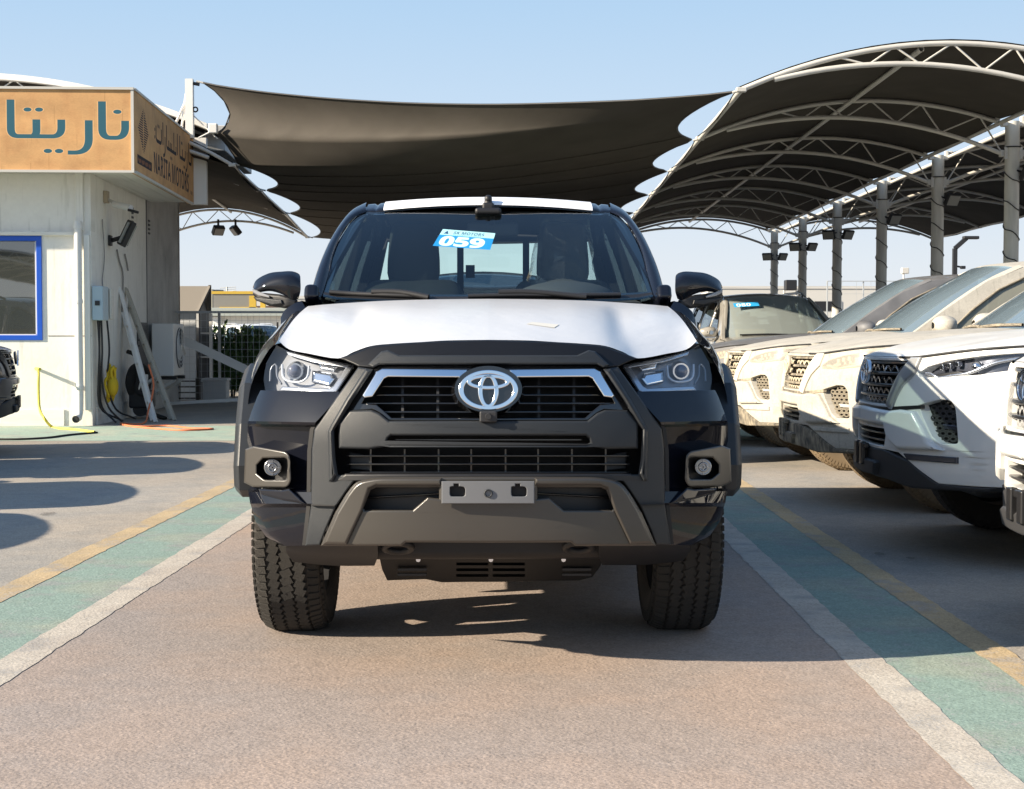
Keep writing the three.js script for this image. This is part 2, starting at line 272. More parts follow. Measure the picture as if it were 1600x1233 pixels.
function fabricSheet(feet, side, span, up, u0) {
  const rows = []; feet.forEach((f, i) => { for (let k = 0; k < (i < feet.length - 1 ? 4 : 1); k++) { const t = k / 4, g = feet[Math.min(i + 1, feet.length - 1)], x = lerp(f[0], g[0], t), z = lerp(f[1], g[1], t); rows.push([...Array(15)].map((_, j) => { const u = lerp(u0, span + .04, j / 14); return V(x + side * u, up(u) + .045 - .07 * Math.sin(Math.PI * t), z); })); } });
  return loft(rows, 1, 1, 0);
}
function canopyColumn(parent, x, z, h = 4.0) {
  const c = part(parent, 'column', [put(clean(new THREE.CylinderGeometry(.094, .1, h, 20)), x, h / 2, z), box(.28, .02, .28, x, .03, z)], M.column);
  part(c, 'bracket', [box(.34, .09, .07, x, 3.58, z, .01), box(.30, .05, .10, x, 3.96, z, .01), box(.05, .14, .08, x + .13, 4.0, z, .01), box(.24, .16, .01, x, 3.58, z + .05)], M.steel);
  const pts = []; for (let i = 0; i <= 90; i++) { const a = i * .62, y = lerp(.3, 3.45, i / 90); pts.push(V(x + Math.cos(a) * .104, y + Math.sin(i * 1.7) * .015, z + Math.sin(a) * .104)); }
  part(c, 'cable', [tube(pts, .0075, 5, 2), put(spin(clean(new THREE.TorusGeometry(.103, .009, 5, 20)), Math.PI / 2), x, 3.66, z)], M.black);
  return c;
}
const Z7 = [15.6, 19.3, 22.8, 26.4, 30.2, 34.0, 37.9];
{
  const [ox, oz] = lot(6.43, 26), c = thing('shade_canopy', 'arched car park canopy with dark fabric over white steel trusses on the right', 'canopy', [ox, 0, oz]);
  const up = quad([0, 3.93], [1.95, 4.27], [4.15, 3.77]), lo = quad([.1, 3.56], [2.3, 4.05], [3.8, 3.88]);
  const feet = Z7.map((z) => lot(6.43, z)).map(([x, z]) => [x - ox, z - oz]);
  for (const f of feet) { canopyColumn(c, ...f); archTruss(c, f, -1, 4.15, up, lo); archTruss(c, f, 1, 4.15, up, lo); }
  for (const s of [-1, 1]) {
    part(c, 'fabric_roof', fabricSheet(feet, s, 4.15, up, .17), M.fabric, s < 0 ? 'dark fabric vault left of the columns' : 'dark fabric vault right of the columns');
    const E = (u, dy) => tube(feet.map((f) => V(f[0] + s * u, up(u) + dy, f[1])), .03, 8, 2);
    part(c, 'edge_pipe', E(4.15, .0), M.steel); part(c, 'edge_pipe', E(.17, -.01), M.steel); part(c, 'purlin', E(2.22, -.05), M.steel);
  }
  // floodlights strapped to the columns
  feet.slice(1).forEach((f, i) => { for (const s of (i > 2 ? [-1, 1] : [1])) {
    const l = thing('floodlight', '', 'floodlight', [f[0] + ox + s * .2, 3.3, f[1] + oz + .1], s * .5, 'floodlights on the canopy columns');
    l.userData.label = ['grey floodlight high on the canopy column nearest the right edge', 'grey floodlight on the second canopy column from the right edge', 'grey floodlight on the third canopy column from the right edge', 'on the fourth canopy column from the right edge', 'on the second farthest canopy column', 'on the farthest slim canopy column'][i];
    if (i > 2) l.userData.label = (s < 0 ? 'left dark floodlight ' : 'right dark floodlight ') + l.userData.label;
    part(l, 'housing', spin(merge(box(.26, .2, .06, 0, 0, 0, .012), [...Array(5)].map((_, k) => box(.012, .16, .03, -.1 + k * .05, 0, -.04))), .5), M.black);
    part(l, 'lens', put(spin(box(.22, .16, .008, 0, 0, .034), .5), 0, 0, 0), mat([.28, .27, .24], { roughness: .25 })); part(l, 'bracket', [rod(V(0, 0, -.03), V(-s * .14, .05, -.1), .014)], M.black);
  } });
}
{ // the same kind of canopy stands behind the photographer: the office window mirrors it
  const src = scene.children.find((o) => o.name === 'shade_canopy'), c = src.clone(); c.name = numbered('shade_canopy'); c.position.set(-13.5, 0, 26); scene.add(c); tag(c, 'arched dark canopy behind the photographer, mirrored in the blue framed office window', 'canopy');
}
const tipsL = [[15.1, -3.07], [18.9, -3.57], [22.3, -3.89], [26, -4.06], [30.6, -4.25], [37.5, -4.63]];
{
  const c = thing('shade_canopy', 'arched dark fabric canopy rising behind the office building on the left', 'canopy', [-8, 0, -26]);
  const up = quad([0, 4.0], [2.1, 4.46], [4.15, 3.77]), lo = quad([.1, 3.6], [2.3, 4.18], [3.8, 3.88]);
  const feet = tipsL.slice(2).map(([z, x]) => [x - 4.15 + 8, -z + 26]);
  feet.forEach((f, i) => { if (i > 0) canopyColumn(c, ...f); archTruss(c, f, 1, 4.15, up, lo); });
  part(c, 'fabric_roof', fabricSheet(feet, 1, 4.15, up, .1), M.fabric); part(c, 'edge_pipe', tube(feet.map((f) => V(f[0] + 4.15, up(4.15), f[1])), .028, 8, 2), M.steel); part(c, 'purlin', tube(feet.map((f) => V(f[0] + 2.2, up(2.2) - .05, f[1])), .028, 8, 2), M.steel);
  part(c, 'fabric_lining', fabricSheet(feet.slice(0, 3), 1, 4.15, quad([.1, 3.48], [2.3, 4.02], [4.15, 3.70]), .1), M.fabric);
  [[-.75, -.1], [.1, -.1]].forEach(([dx], i) => { const q = P(i ? 368 : 341, 360, -37.4), l = thing('floodlight', i ? 'small black spotlight hanging from the far left arch, nearer the truck' : 'small black spotlight hanging from the far left arch, nearer the building', 'floodlight', [q.x, q.y, q.z], .6 - i * 1.6, 'spotlights under the far left arch'); part(l, 'housing', spin(box(.3, .26, .14, 0, 0, 0, .03), .7), M.black); part(l, 'lens', spin(box(.24, .2, .01, 0, 0, .073), .7), mat([.2, .2, .2], { roughness: .2 })); part(l, 'bracket', rod(V(0, .02, 0), V(0, .28, 0), .03), M.black); });
}
const sailL = [[0, P(312, 129, -22.3)], [.035, P(333, 207, -22.5)], [.085, P(366, 257, -22.8)], [.30, P(408, 297, -26)], [.55, P(447, 333, -30.6)], [1, P(484, 371, -37.5)]];
{ // the sail between both canopies
  const sailR = Z7.map((z) => { const [x, zz] = lot(2.25, z); return [(z - 15.6) / 22.3, V(x, 3.75, zz)]; });
  const s = thing('shade_sail', 'wide dark fabric sail stretched between both canopies behind the truck', 'shade sail', [0, 0, -26]);
  const at = (list, w) => { let i = 0; while (i < list.length - 2 && list[i + 1][0] < w) i++; const a = list[i], b = list[i + 1], t = clamp((w - a[0]) / (b[0] - a[0])); return [a[1].clone().lerp(b[1], t), Math.sin(Math.PI * t), i]; };
  const ws = [0, .004, .009, .014, .02, .026, .031, .035, .04, .047, .056, .065, .074, .08, .085]; for (let i = 1; i <= 66; i++) ws.push(.085 + .915 * i / 66);
  const rows = ws.map((w) => {
    const [pl, sl, il] = at(sailL, w), [pr, sr] = at(sailR, w), row = [], L = .05 + (il ? (il === 1 ? .07 : .42) : .30) * Math.pow(sl, .8), Rr = .04 + .40 * Math.pow(sr, .8);
    for (let i = 0; i <= 28; i++) { const t = i / 28, p = pl.clone().lerp(pr, t); p.x = lerp(pl.x + L, pr.x - Rr, t); p.y += -.05 * sl * (1 - t) - .06 * sr * t - .22 * Math.pow(Math.sin(Math.PI * t), .8) * (1 - .35 * w) + (fbm(t, w, 7, 3, 44) - .5) * .010; p.z += 26; row.push(p); } return row;
  });
  part(s, 'membrane', loft(rows, 1, 1, 0), M.fabric); for (const q of [18, 23, 28, 34, 41, 49, 58, 68]) part(s, 'seam', tube(rows[q].map((p) => p.clone().add(V(0, -.006, 0))), .009, 5, 1), M.fabric);
  for (const e of [rows.map((r) => r[0]), rows.map((r) => r[28]), rows[0]]) part(s, 'edge_hem', tube(e, .012, 5, 1), M.black);
  [...sailL, ...sailR].forEach(([, p], i) => part(s, 'tie', rod(p.clone().add(V(i < 6 ? .08 : -.06, -.01, 26)), p.clone().add(V(i < 6 ? -.05 : .02, .02, 26)), .016), M.steel));
}
{ // higher vault over the office roof
  const tip = sailL[1][1], c = thing('roof_canopy', 'curved white framed canopy rising above the orange sign on the office roof', 'canopy', [tip.x - 5.6, 0, tip.z]);
  const up = quad([1.2, 5.10], [3.6, 4.95], [5.6, 4.32]), lo = quad([.1, 4.75], [3.0, 4.74], [5.1, 4.38]), feet = [[0, -.1], [-.05, -1.6], [-.1, -3.1]];
  feet.forEach((f) => { archTruss(c, f, 1, 5.6, up, lo); part(c, 'post', put(clean(new THREE.CylinderGeometry(.06, .06, .9, 12)), f[0], 4.5, f[1]), M.column); });
  part(c, 'fabric_roof', fabricSheet(feet, 1, 5.6, up, .1), M.fabric); part(c, 'edge_band', loft([0, 1].map((k) => [...Array(13)].map((_, i) => { const u = lerp(.1, 5.62, i / 12); return V(u, up(u) + .07 - k * .09, .0); })), 1, 2, 0), M.whitepaint);
}
{ // mast that holds the near left corner of the sail
  const z = -22.35, c = P(296, 128, z), m = thing('sail_mast', 'white steel mast with braces above the office sign, holding the sail corner', 'mast', [c.x, 0, z]), T = c.y;
  part(m, 'post', bar(V(0, 4.18, 0), V(0, T + .04, 0), .115, .115), M.whitepaint);
  for (const [p, q, r] of [[V(-.05, T - .28, .02), V(-.36, T - .95, 0), .02], [V(-.05, T - .15, 0), V(-.16, T - .95, 0), .018], [V(.05, T - .5, 0), V(.42, T - .86, 0), .009]]) part(m, 'brace', rod(p, q, r), M.whitepaint);
  part(m, 'shackle', rod(V(.05, T - .02, 0), V(.15, T - .04, 0), .025), M.black); part(m, 'ring', put(clean(new THREE.TorusGeometry(.035, .012, 6, 12)), .09, T - .42, .02), M.black);
}

// ---------------------------------------------------------------- office building on the left
const signBoard = tex(512, (u, v) => { const n = fbm(u, v, 5, 5, 91), f = fbm(u, v, 120, 2, 7), g = clamp((fbm(u, v * .3, 22, 4, 35) - .5) * 2.4), k = .92 + (n - .5) * .55 + (f - .5) * .14 - g * .1; return [.575 * k, .325 * k * (1 - g * .07), .135 * k * (1 - g * .1)]; }, { srgb: true });
function arabicBig(g, S, X, Y) {                              // painted strokes, right to left: n-a r y-t-a
  const p = (pts) => { g.beginPath(); pts.forEach((q, i) => q.length === 2 ? (i ? g.lineTo(X(q[0]), Y(q[1])) : g.moveTo(X(q[0]), Y(q[1]))) : g.quadraticCurveTo(X(q[0]), Y(q[1]), X(q[2]), Y(q[3]))); g.stroke(); };
  const dot = (x, y, r) => { g.beginPath(); g.arc(X(x), Y(y), r * S, 0, 7); g.fill(); };
  p([[82, 245], [82, 425], [84, 468, 128, 468], [335, 468], [388, 466, 390, 415], [390, 365]]); p([[238, 365], [238, 430], [238, 468, 205, 468]]);
  dot(185, 305, 26); dot(255, 305, 26); dot(306, 557, 27); dot(374, 557, 27);
  p([[557, 368], [557, 480], [556, 566, 470, 566], [428, 566]]);
  p([[639, 252], [639, 420], [640, 474, 690, 474], [722, 474], [776, 474, 780, 415], [780, 370]]); dot(733, 315, 27);
}
{
  const BY = .032, B = thing('office_building', 'white rendered single storey office with an orange sign band on the left', 'building', [-5.09, 0, -18.8], BY);
  const toL = (p) => B.worldToLocal(p.clone()); B.updateMatrixWorld(true);
  const fx = (px) => toL(P(px, 535, -18.8)).x, hy = (py, z = 18.8) => EYE + (535 - py) / FOCAL * z;
  // walls (with the window opening left out)
  const wx0 = -3.2, wx1 = fx(66), wy0 = hy(530), wy1 = hy(372);
  part(B, 'front_wall', panel([[-8, 0], [0, 0], [0, 4.05], [-8, 4.05]], (x, y, o) => V(x, y, o), { holes: [[[wx0, wy0], [wx1, wy0], [wx1, wy1], [wx0, wy1]]], th: .22, bevel: .006, L: .6 }), M.render);
  part(B, 'side_wall', panel([[-.225, 0], [-3.5, 0], [-3.5, 4.05], [-.225, 4.05]], (z, y, o) => V(o, y, z), { th: .2, bevel: .006, L: .8 }), M.render);
  part(B, 'rear_wall', panel([[-3.53, 0], [-6.9, 0], [-6.9, 3.55], [-3.53, 3.55]], (z, y, o) => V(-.10 + o, y, z), { th: .2, bevel: .006, L: .8 }), M.concrete, 'bare grey concrete end of the side wall');
  part(B, 'rear_wall', box(7.8, 3.5, .2, -4.0, 1.75, -6.8), M.render);
  part(B, 'wall_joint', box(.05, 3.3, .06, -.02, 1.65, -3.515), M.black);
  part(B, 'roof', box(8.2, .16, 7.3, -3.95, 4.13, -3.3, .01), M.concrete);
  part(B, 'soffit', [box(.62, .08, 3.9, .315, 3.28, -1.9), box(8, .08, .5, -3.9, 3.28, .265)], M.render);
  part(B, 'ledge', box(-8 + 8 + (fx(120) + 8), .045, .05, (-8 + fx(120)) / 2, wy1 + .04, .03, .006), M.render);
  part(B, 'plinth', [box(7.4, .22, .012, -4.06, .11, .012, .003), box(.012, .24, 3.2, .014, .12, -1.75, .003)], M.render);
  part(B, 'groove', [box(fx(143) - fx(76), .008, .006, (fx(143) + fx(76)) / 2, hy(525), .001)], M.black);
  part(B, 'pilaster', [box(.075, 2.25, .05, fx(138), 1.33, .03, .008), box(.10, .95, .04, fx(127), 2.98, .022, .008)], M.render);
  // window
  const win = part(B, 'window', panel([[wx0 - .012, wy0 - .015], [wx1 + .012, wy0 - .015], [wx1 + .012, wy1 + .015], [wx0 - .012, wy1 + .015]], (x, y, o) => V(x, y, o), { holes: [[[wx0 + .05, wy0 + .05], [wx1 - .055, wy0 + .05], [wx1 - .055, wy1 - .05], [wx0 + .05, wy1 - .05]]], dz: .02, th: .08, bevel: .006, L: .4 }), M.blue, 'window in a bright blue frame');
  part(win, 'pane', box(wx1 - wx0, wy1 - wy0, .012, (wx0 + wx1) / 2, (wy0 + wy1) / 2, -.06), phys([.05, .055, .05], { roughness: .02, clearcoat: 1, clearcoatRoughness: 0, specularIntensity: 1, ior: 2.2 }));
  part(win, 'inner_frame', [box(.02, wy1 - wy0 - .1, .03, wx1 - .07, (wy0 + wy1) / 2, -.03), box(wx1 - wx0 - .1, .02, .03, (wx0 + wx1) / 2, wy0 + .055, -.03)], M.whitepaint);
  // downpipe
  const dx = fx(126), dp = part(B, 'downpipe', [tube([V(dx, 2.62, .085), V(dx, 1.2, .085), V(dx, .24, .085), V(dx, .13, .12), V(dx - .01, .10, .25)], .048, 16, 6)], M.whitepaint);
  part(dp, 'pipe_mouth', put(clean(new THREE.CylinderGeometry(.041, .041, .012, 20)).rotateX(Math.PI / 2), dx - .01, .099, .25), M.black); part(dp, 'collar', [.5, 1.6, 2.55].map((y) => put(clean(new THREE.CylinderGeometry(.055, .055, .05, 16)), dx, y, .085)), M.whitepaint);
  // sign band: front board and side board
  const z0 = .55, sx = toL(P(209, 200, -18.25)).x, top = hy(144, 18.25), bot = hy(269, 18.25), sh = top - bot, SW = 7.6;
  const W = 2048, H = 512, ppm = W / SW, fc = document.createElement('canvas'); fc.width = W; fc.height = H;
  const boardImg = (cx, w, h) => { const d = signBoard.image.data, n = 512, id = new ImageData(n, n); id.data.set(d); const t = document.createElement('canvas'); t.width = t.height = n; t.getContext('2d').putImageData(id, 0, 0); for (let x = 0; x < w; x += h) cx.drawImage(t, x, 0, h, h); };
  const g = fc.getContext('2d'); boardImg(g, W, H);
  { const s = .25 * 18.25 / FOCAL * ppm, X = (zx) => W - (835 - zx) * s, Y = (zy) => (zy - 178) / (675 - 178) * H; const S = s; g.strokeStyle = '#e3b27a'; g.fillStyle = '#e3b27a'; g.lineJoin = 'round'; g.save(); g.lineWidth = 58 * S; arabicBig(g, S * 1.14, X, Y); g.strokeStyle = g.fillStyle = '#175566'; g.lineWidth = 48 * S; arabicBig(g, S * .94, X, Y); g.restore();
    g.fillStyle = 'rgba(90,50,20,.18)'; for (let i = 0; i < 60; i++) g.fillRect(R(0, W), R(0, H), R(1, 3), R(20, 160)); for (let i = 0; i < 50; i++) { g.fillStyle = `rgba(230,190,140,${R(.05, .3)})`; g.fillRect(R(0, W), R(0, H), R(2, 10), R(1, 4)); } }
  const ft = new THREE.CanvasTexture(fc); ft.colorSpace = THREE.SRGBColorSpace;
  const sc = document.createElement('canvas'); sc.width = 1536; sc.height = 400; const q = sc.getContext('2d'); boardImg(q, 1536, 400);
  q.fillStyle = q.strokeStyle = '#16121d';
  for (let i = 0; i < 19; i++) { const y = 60 + i * 12, w = (1 - Math.abs(i - 9) / 9.5) * 120; q.fillRect(170 - w, y, w * .9, 6.5); q.fillRect(180, y + 3, w * .9, 6.5); }
  q.fillRect(30, 308, 330, 46); q.fillStyle = '#a5683f'; for (let i = 0; i < 22; i++) if (i % 6 !== 5) q.fillRect(52 + i * 13, 322 + (i * 7 % 5), 7, 16 + (i * 5 % 6)); q.fillStyle = '#221d2a';
  q.save(); q.translate(400, 350); q.scale(1, 1.25); q.font = 'bold 122px sans-serif'; q.fillText('NARITA MOTORS', 0, 0, 1020); q.restore(); for (let i = 0; i < 4; i++) q.fillRect(1432 + i * 16, 330 + (i % 2) * 4, 8, 20);
  { q.lineWidth = 19; q.lineJoin = 'round'; const L = (pts) => { q.beginPath(); pts.forEach((p, i) => p.length === 2 ? (i ? q.lineTo(...p) : q.moveTo(...p)) : q.quadraticCurveTo(...p)); q.stroke(); }, dot = (x, y) => { q.beginPath(); q.arc(x, y, 10, 0, 7); q.fill(); };
    L([[470, 95], [470, 150], [475, 172, 500, 172], [580, 172], [606, 170, 606, 145], [606, 95]]); dot(520, 90); dot(548, 90); L([[645, 50], [645, 172]]); L([[700, 120], [700, 190], [698, 228, 650, 228]]);
    L([[740, 50], [740, 150], [742, 172, 765, 172], [1000, 172], [1000, 130]]); L([[800, 172], [800, 125]]); L([[840, 172], [840, 130]]); L([[880, 172], [880, 130]]); L([[940, 172], [940, 60]]); dot(850, 215); dot(880, 215); L([[1040, 50], [1040, 172]]);
    L([[1110, 50], [1110, 160], [1112, 172, 1130, 172], [1250, 172], [1275, 168, 1275, 140], [1275, 115]]); L([[1190, 172], [1190, 118]]); dot(1155, 85); dot(1180, 85); dot(1230, 215); dot(1256, 215); L([[1330, 115], [1330, 190], [1326, 228, 1285, 228]]); L([[1380, 50], [1380, 160], [1382, 172, 1400, 172], [1450, 172], [1465, 160, 1465, 120]]); dot(1432, 85); dot(440, 120); dot(440, 160); }
  const st = new THREE.CanvasTexture(sc); st.colorSpace = THREE.SRGBColorSpace;
  const planeUV = (g2, fu, fv) => { const p = g2.attributes.position, u = g2.attributes.uv; for (let i = 0; i < p.count; i++) u.setXY(i, fu(p.getX(i), p.getY(i), p.getZ(i)), fv(p.getX(i), p.getY(i), p.getZ(i))); return g2; };
  const fb = planeUV(box(SW, sh, .09, sx - SW / 2, bot + sh / 2, z0 - .045), (x) => (x - sx + SW) / SW, (x, y) => (y - bot) / sh);
  part(B, 'sign_board', fb, mat([1, 1, 1], { map: ft, roughness: .75 }), 'orange sign board with large teal Arabic lettering');
  const SL = 4.25; const sb = planeUV(box(.09, sh, SL, sx - .045, bot + sh / 2, z0 - .092 - SL / 2), (x, y, z) => (z0 - .092 - z) / SL, (x, y) => (y - bot) / sh);
  part(B, 'sign_board', sb, mat([1, 1, 1], { map: st, roughness: .75 }), 'orange side board reading NARITA MOTORS');
  part(B, 'sign_trim', [bar(V(sx - SW, top + .01, z0), V(sx, top + .01, z0), .05, .03), bar(V(sx - SW, bot - .012, z0), V(sx, bot - .012, z0), .05, .03), bar(V(sx - .02, bot - .02, z0 + .004), V(sx - .02, top + .02, z0 + .004), .035, .02), bar(V(sx, top + .01, z0 - .03), V(sx, top + .01, z0 - SL), .03, .03), bar(V(sx, bot - .012, z0 - .03), V(sx, bot - .012, z0 - SL), .04, .03)], M.steel);
  const ez = z0 - SL - .12; part(B, 'sign_end_panel', box(.2, sh + .02, .12, sx + .10, bot + sh / 2, ez - .01, .006), M.whitepaint);
  // roof block beside the sign
  part(B, 'roof_block', box(.32, .40, 3.2, .92, 4.30, -5.95, .015), M.concrete);
  // louvre vents, wires and marks on the side wall
  part(B, 'vent', [...Array(4)].map((_, i) => box(.012, .03, .10, .008, 3.02 - i * .065, -2.5)), M.black); part(B, 'vent', [...Array(4)].map((_, i) => box(.012, .03, .10, -.09, 2.98 - i * .065, -4.2)), M.black);
  for (const w of [tube([V(.02, 2.7, -.55), V(.03, 2.2, -.6), V(.02, 1.9, -.52), V(.03, 1.75, -.5)], .007), tube([V(.02, 2.35, -1.4), V(.02, 2.2, -1.55), V(.02, 2.05, -1.75), V(.02, 1.5, -1.7)], .012), tube([V(.02, 2.32, -1.9), V(.02, 2.18, -2.05), V(.02, 2.1, -2.1)], .012)]) part(B, 'wire', w, mat([.25, .24, .23]));
  part(B, 'louvre_door', [box(.03, .85, .7, .0, .95, -3.1), ...[...Array(9)].map((_, i) => box(.02, .02, .64, .025, .6 + i * .085, -3.1))], M.black);

  const S = (px, z) => { const w = P(px, 535, z); return w; };
  // things fixed to the wall
  const onSide = (z, y, out = 0) => B.localToWorld(V(out, y, z));
  const fix = (name, label, cat, z, y, out) => { const p = onSide(z, y, out); return thing(name, label, cat, [p.x, p.y, p.z], BY); };
  let t = fix('security_camera', 'white bullet security camera high on the shaded office side wall', 'camera', -.75, 2.98, 0);
  part(t, 'mount', [box(.06, .16, .12, .03, .03, 0, .01)], mat([.40, .33, .24])); part(t, 'body', spin(put(clean(new THREE.CylinderGeometry(.045, .045, .3, 14)).rotateZ(Math.PI / 2), 0, 0, 0), 0, -.5, -.25).translate(.26, -.1, .1), M.whitepaint); part(t, 'lens_hood', spin(box(.12, .035, .1, .2, -.03, 0, .01), 0, -.5, -.25).translate(.26, -.1, .1), M.black); part(t, 'arm', rod(V(.05, 0, 0), V(.18, -.07, .06), .02), M.steel);
  t = fix('floodlight', 'black tilted floodlight on the office side wall below the security camera', 'floodlight', -1.0, 2.42, 0);
  part(t, 'housing', spin(box(.07, .36, .2, 0, 0, 0, .015), 0, .6, -.45).translate(.26, .12, .1), M.black); part(t, 'lens', spin(box(.006, .3, .15, .037, 0, 0), 0, -.9, -.45).translate(.26, .12, .1), mat([.3, .3, .28], { roughness: .25 })); part(t, 'bracket', [box(.04, .14, .12, .02, .03, 0, .01), rod(V(.03, .03, 0), V(.24, .08, .08), .03)], M.black);
  t = fix('electric_box', 'pale blue grey electricity meter box on the office corner', 'electric box', -.2, 1.58, .01);
  part(t, 'cabinet', [box(.14, .44, .3, .07, 0, .08, .012)], mat([.36, .46, .52], { roughness: .5 })); part(t, 'door', box(.02, .40, .2, .15, 0, -.22, .008), mat([.66, .64, .58])); part(t, 'cabinet', box(.12, .42, .22, .07, 0, -.22, .01), M.whitepaint); part(t, 'meter_window', box(.06, .06, .012, .07, .0, .235), M.black); part(t, 'notice', box(.006, .26, .11, .163, -.03, -.22), M.steel);
  part(t, 'conduit', [[.04, .0], [.08, .07], [.05, .14], [.09, -.2]].map(([a, b], i) => tube([V(a, -.2, b), V(a + .01 * i, -.6, b + .01), V(a, -1.0, b), V(a + .06 * (i % 2), -1.35, b - .1), V(a + .2, -1.545, b - .25 * i)], .013, 7, 5)), M.black);
  t = fix('rope_coil', 'bundle of bright yellow rope and cloth hanging on the office corner', 'rope', -.45, .55, .05);
  part(t, 'coil', [...Array(15)].map((_, i) => { const pts = []; const r1 = R(.03, .07), r2 = R(.12, .23), ox = R(-.03, .05), oz = R(-.08, .08), oy = R(-.08, .06); for (let k = 0; k < 9; k++) { const a = k / 9 * 6.283; pts.push(V(.08 + ox + Math.sin(a * 2 + i) * .02, oy + Math.sin(a) * r2, oz + Math.cos(a) * r1)); } return tube(pts, .017, 6, 4, true); }), mat([.62, .42, .015], { roughness: .8 }));
  part(t, 'cloth', put(spin(clean(new THREE.IcosahedronGeometry(.12, 3)), .3, .2).scale(.6, 1.1, .8), .12, -.05, .05), mat([.55, .38, .02], { roughness: .95 }));
  t = fix('air_conditioner', 'white air conditioner unit with round fan grille standing by the office wall', 'air conditioner', -4.4, .55, -.1);
  part(t, 'cabinet', box(.34, .82, .92, .25, .41, 0, .02), M.whitepaint); part(t, 'fan_shroud', put(clean(new THREE.CylinderGeometry(.32, .32, .02, 32)).rotateZ(Math.PI / 2), .425, .44, -.05), mat([.14, .14, .15]));
  part(t, 'fan_grille', [.08, .14, .2, .26, .315].map((r) => put(clean(new THREE.TorusGeometry(r, .007, 5, 30)).rotateY(Math.PI / 2), .443, .44, -.05)), M.whitepaint); part(t, 'hub', put(clean(new THREE.CylinderGeometry(.06, .06, .03, 16)).rotateZ(Math.PI / 2), .44, .44, -.05), M.steel); part(t, 'fan_blade', [0, 1, 2].map((i) => spin(box(.01, .26, .15, 0, .17, 0, .004), 0, .4, 0).rotateX(i * 2.094).translate(.435, .44, -.05)), M.steel);
  part(t, 'foot', [-.35, .35].map((z) => box(.4, .05, .06, .25, -.03, z)), M.black); for (const z of [-.35, .35]) part(t, 'wall_bracket', bar(V(.02, -.30, z), V(.42, -.06, z), .04, .04), M.steel);
  // ladders leaning on the wall
  const lad = (name, label, base, topp, w, m, n) => { const l = thing(name, label, 'ladder', [base.x, 0, base.z], 0, ''); delete l.userData.group; const d = topp.clone().sub(base), wv = V(.35, 0, .94).multiplyScalar(w / 2); for (const s of [-1, 1]) part(l, 'rail', bar(V().addScaledVector(wv, s), d.clone().addScaledVector(wv, s), .036, .085, V(0, 0, 1)), m); for (let i = 1; i < n; i++) { const c = d.clone().multiplyScalar(i / n); part(l, 'rung', rod(c.clone().sub(wv), c.clone().add(wv), .014), m); } return l; };
  lad('ladder', 'white aluminium ladder leaning against the office side wall, in front', V(-4.52, .02, -19.75), V(-5.20, 1.85, -20.6), .34, M.whitepaint, 7);
  lad('ladder', 'weathered grey wooden ladder leaning behind the white one', V(-4.36, .02, -20.2), V(-5.2, 1.86, -20.95), .32, mat([.42, .385, .32], { roughness: .9 }), 7);
  t = thing('hose_reel', 'black hose reel machine on the ground behind the ladders', 'hose reel', [-4.98, 0, -20.6], BY);
  part(t, 'drum', put(clean(new THREE.TorusGeometry(.2, .075, 10, 28)).rotateY(1.2), .05, .52, 0), M.rubber); part(t, 'hose', [tube([V(-.06, .95, .2), V(.05, .9, .25), V(.1, .6, .25), V(.08, .4, .28), V(.25, .3, .2), V(.3, .1, .3), V(.5, .02, .4)], .03, 8, 6)], M.rubber); part(t, 'motor', [box(.3, .25, .4, .1, .28, 0, .03), put(clean(new THREE.CylinderGeometry(.1, .1, .35, 16)).rotateX(Math.PI / 2), .1, .14, 0)], M.black); part(t, 'nozzle', [rod(V(.2, .5, .2), V(.38, .62, .25), .025), box(.05, .16, .05, .2, .55, .22, .01)], M.alu);
  // hoses and cords on the ground
  const G = (px, py) => { const z = -FOCAL * EYE / (py - 535); return P(px, py, z).setY(.016); };
  const F = (px, py, z = -18.72) => P(px, py, z);
  solo('garden_hose', [tube([F(57, 577), F(60, 582, -18.5), F(60, 610, -18.45), F(62, 640, -18.4), F(70, 655, -18.25), G(80, 668), G(95, 671), G(115, 672.5), G(148, 677)], .017, 8, 5), rod(F(56, 576, -18.78), F(62, 577, -18.55), .02)], mat([.68, .6, .08], { roughness: .5 }), 'bright yellow garden hose running from the wall tap to the ground', 'hose');
  solo('power_cable', [tube([G(-20, 688), G(30, 688), G(70, 686), G(110, 681), G(152, 677.5)], .012, 7, 5)], M.rubber, 'black cable lying on the green walkway before the office', 'cable');
  solo('extension_cord', [tube([F(232, 570, -19.9), F(240, 600, -19.8), F(232, 640, -19.6), G(222, 664), G(190, 663), G(215, 668), G(260, 667), G(300, 671), G(333, 672), G(290, 674), G(230, 670), G(200, 667)], .013, 7, 5)], mat([.62, .17, .07]), 'orange extension cord hanging on the ladder and lying on the ground', 'cord');
  solo('security_light', [box(.14, .15, .1, 0, 0, 0, .02), rod(V(-.06, -.06, 0), V(-.22, -.14, 0), .012)].map((x) => put(x, ...P(333, 201, -22.3).toArray())), M.whitepaint, 'small white lamp box at the end of the orange side sign', 'lamp');
}
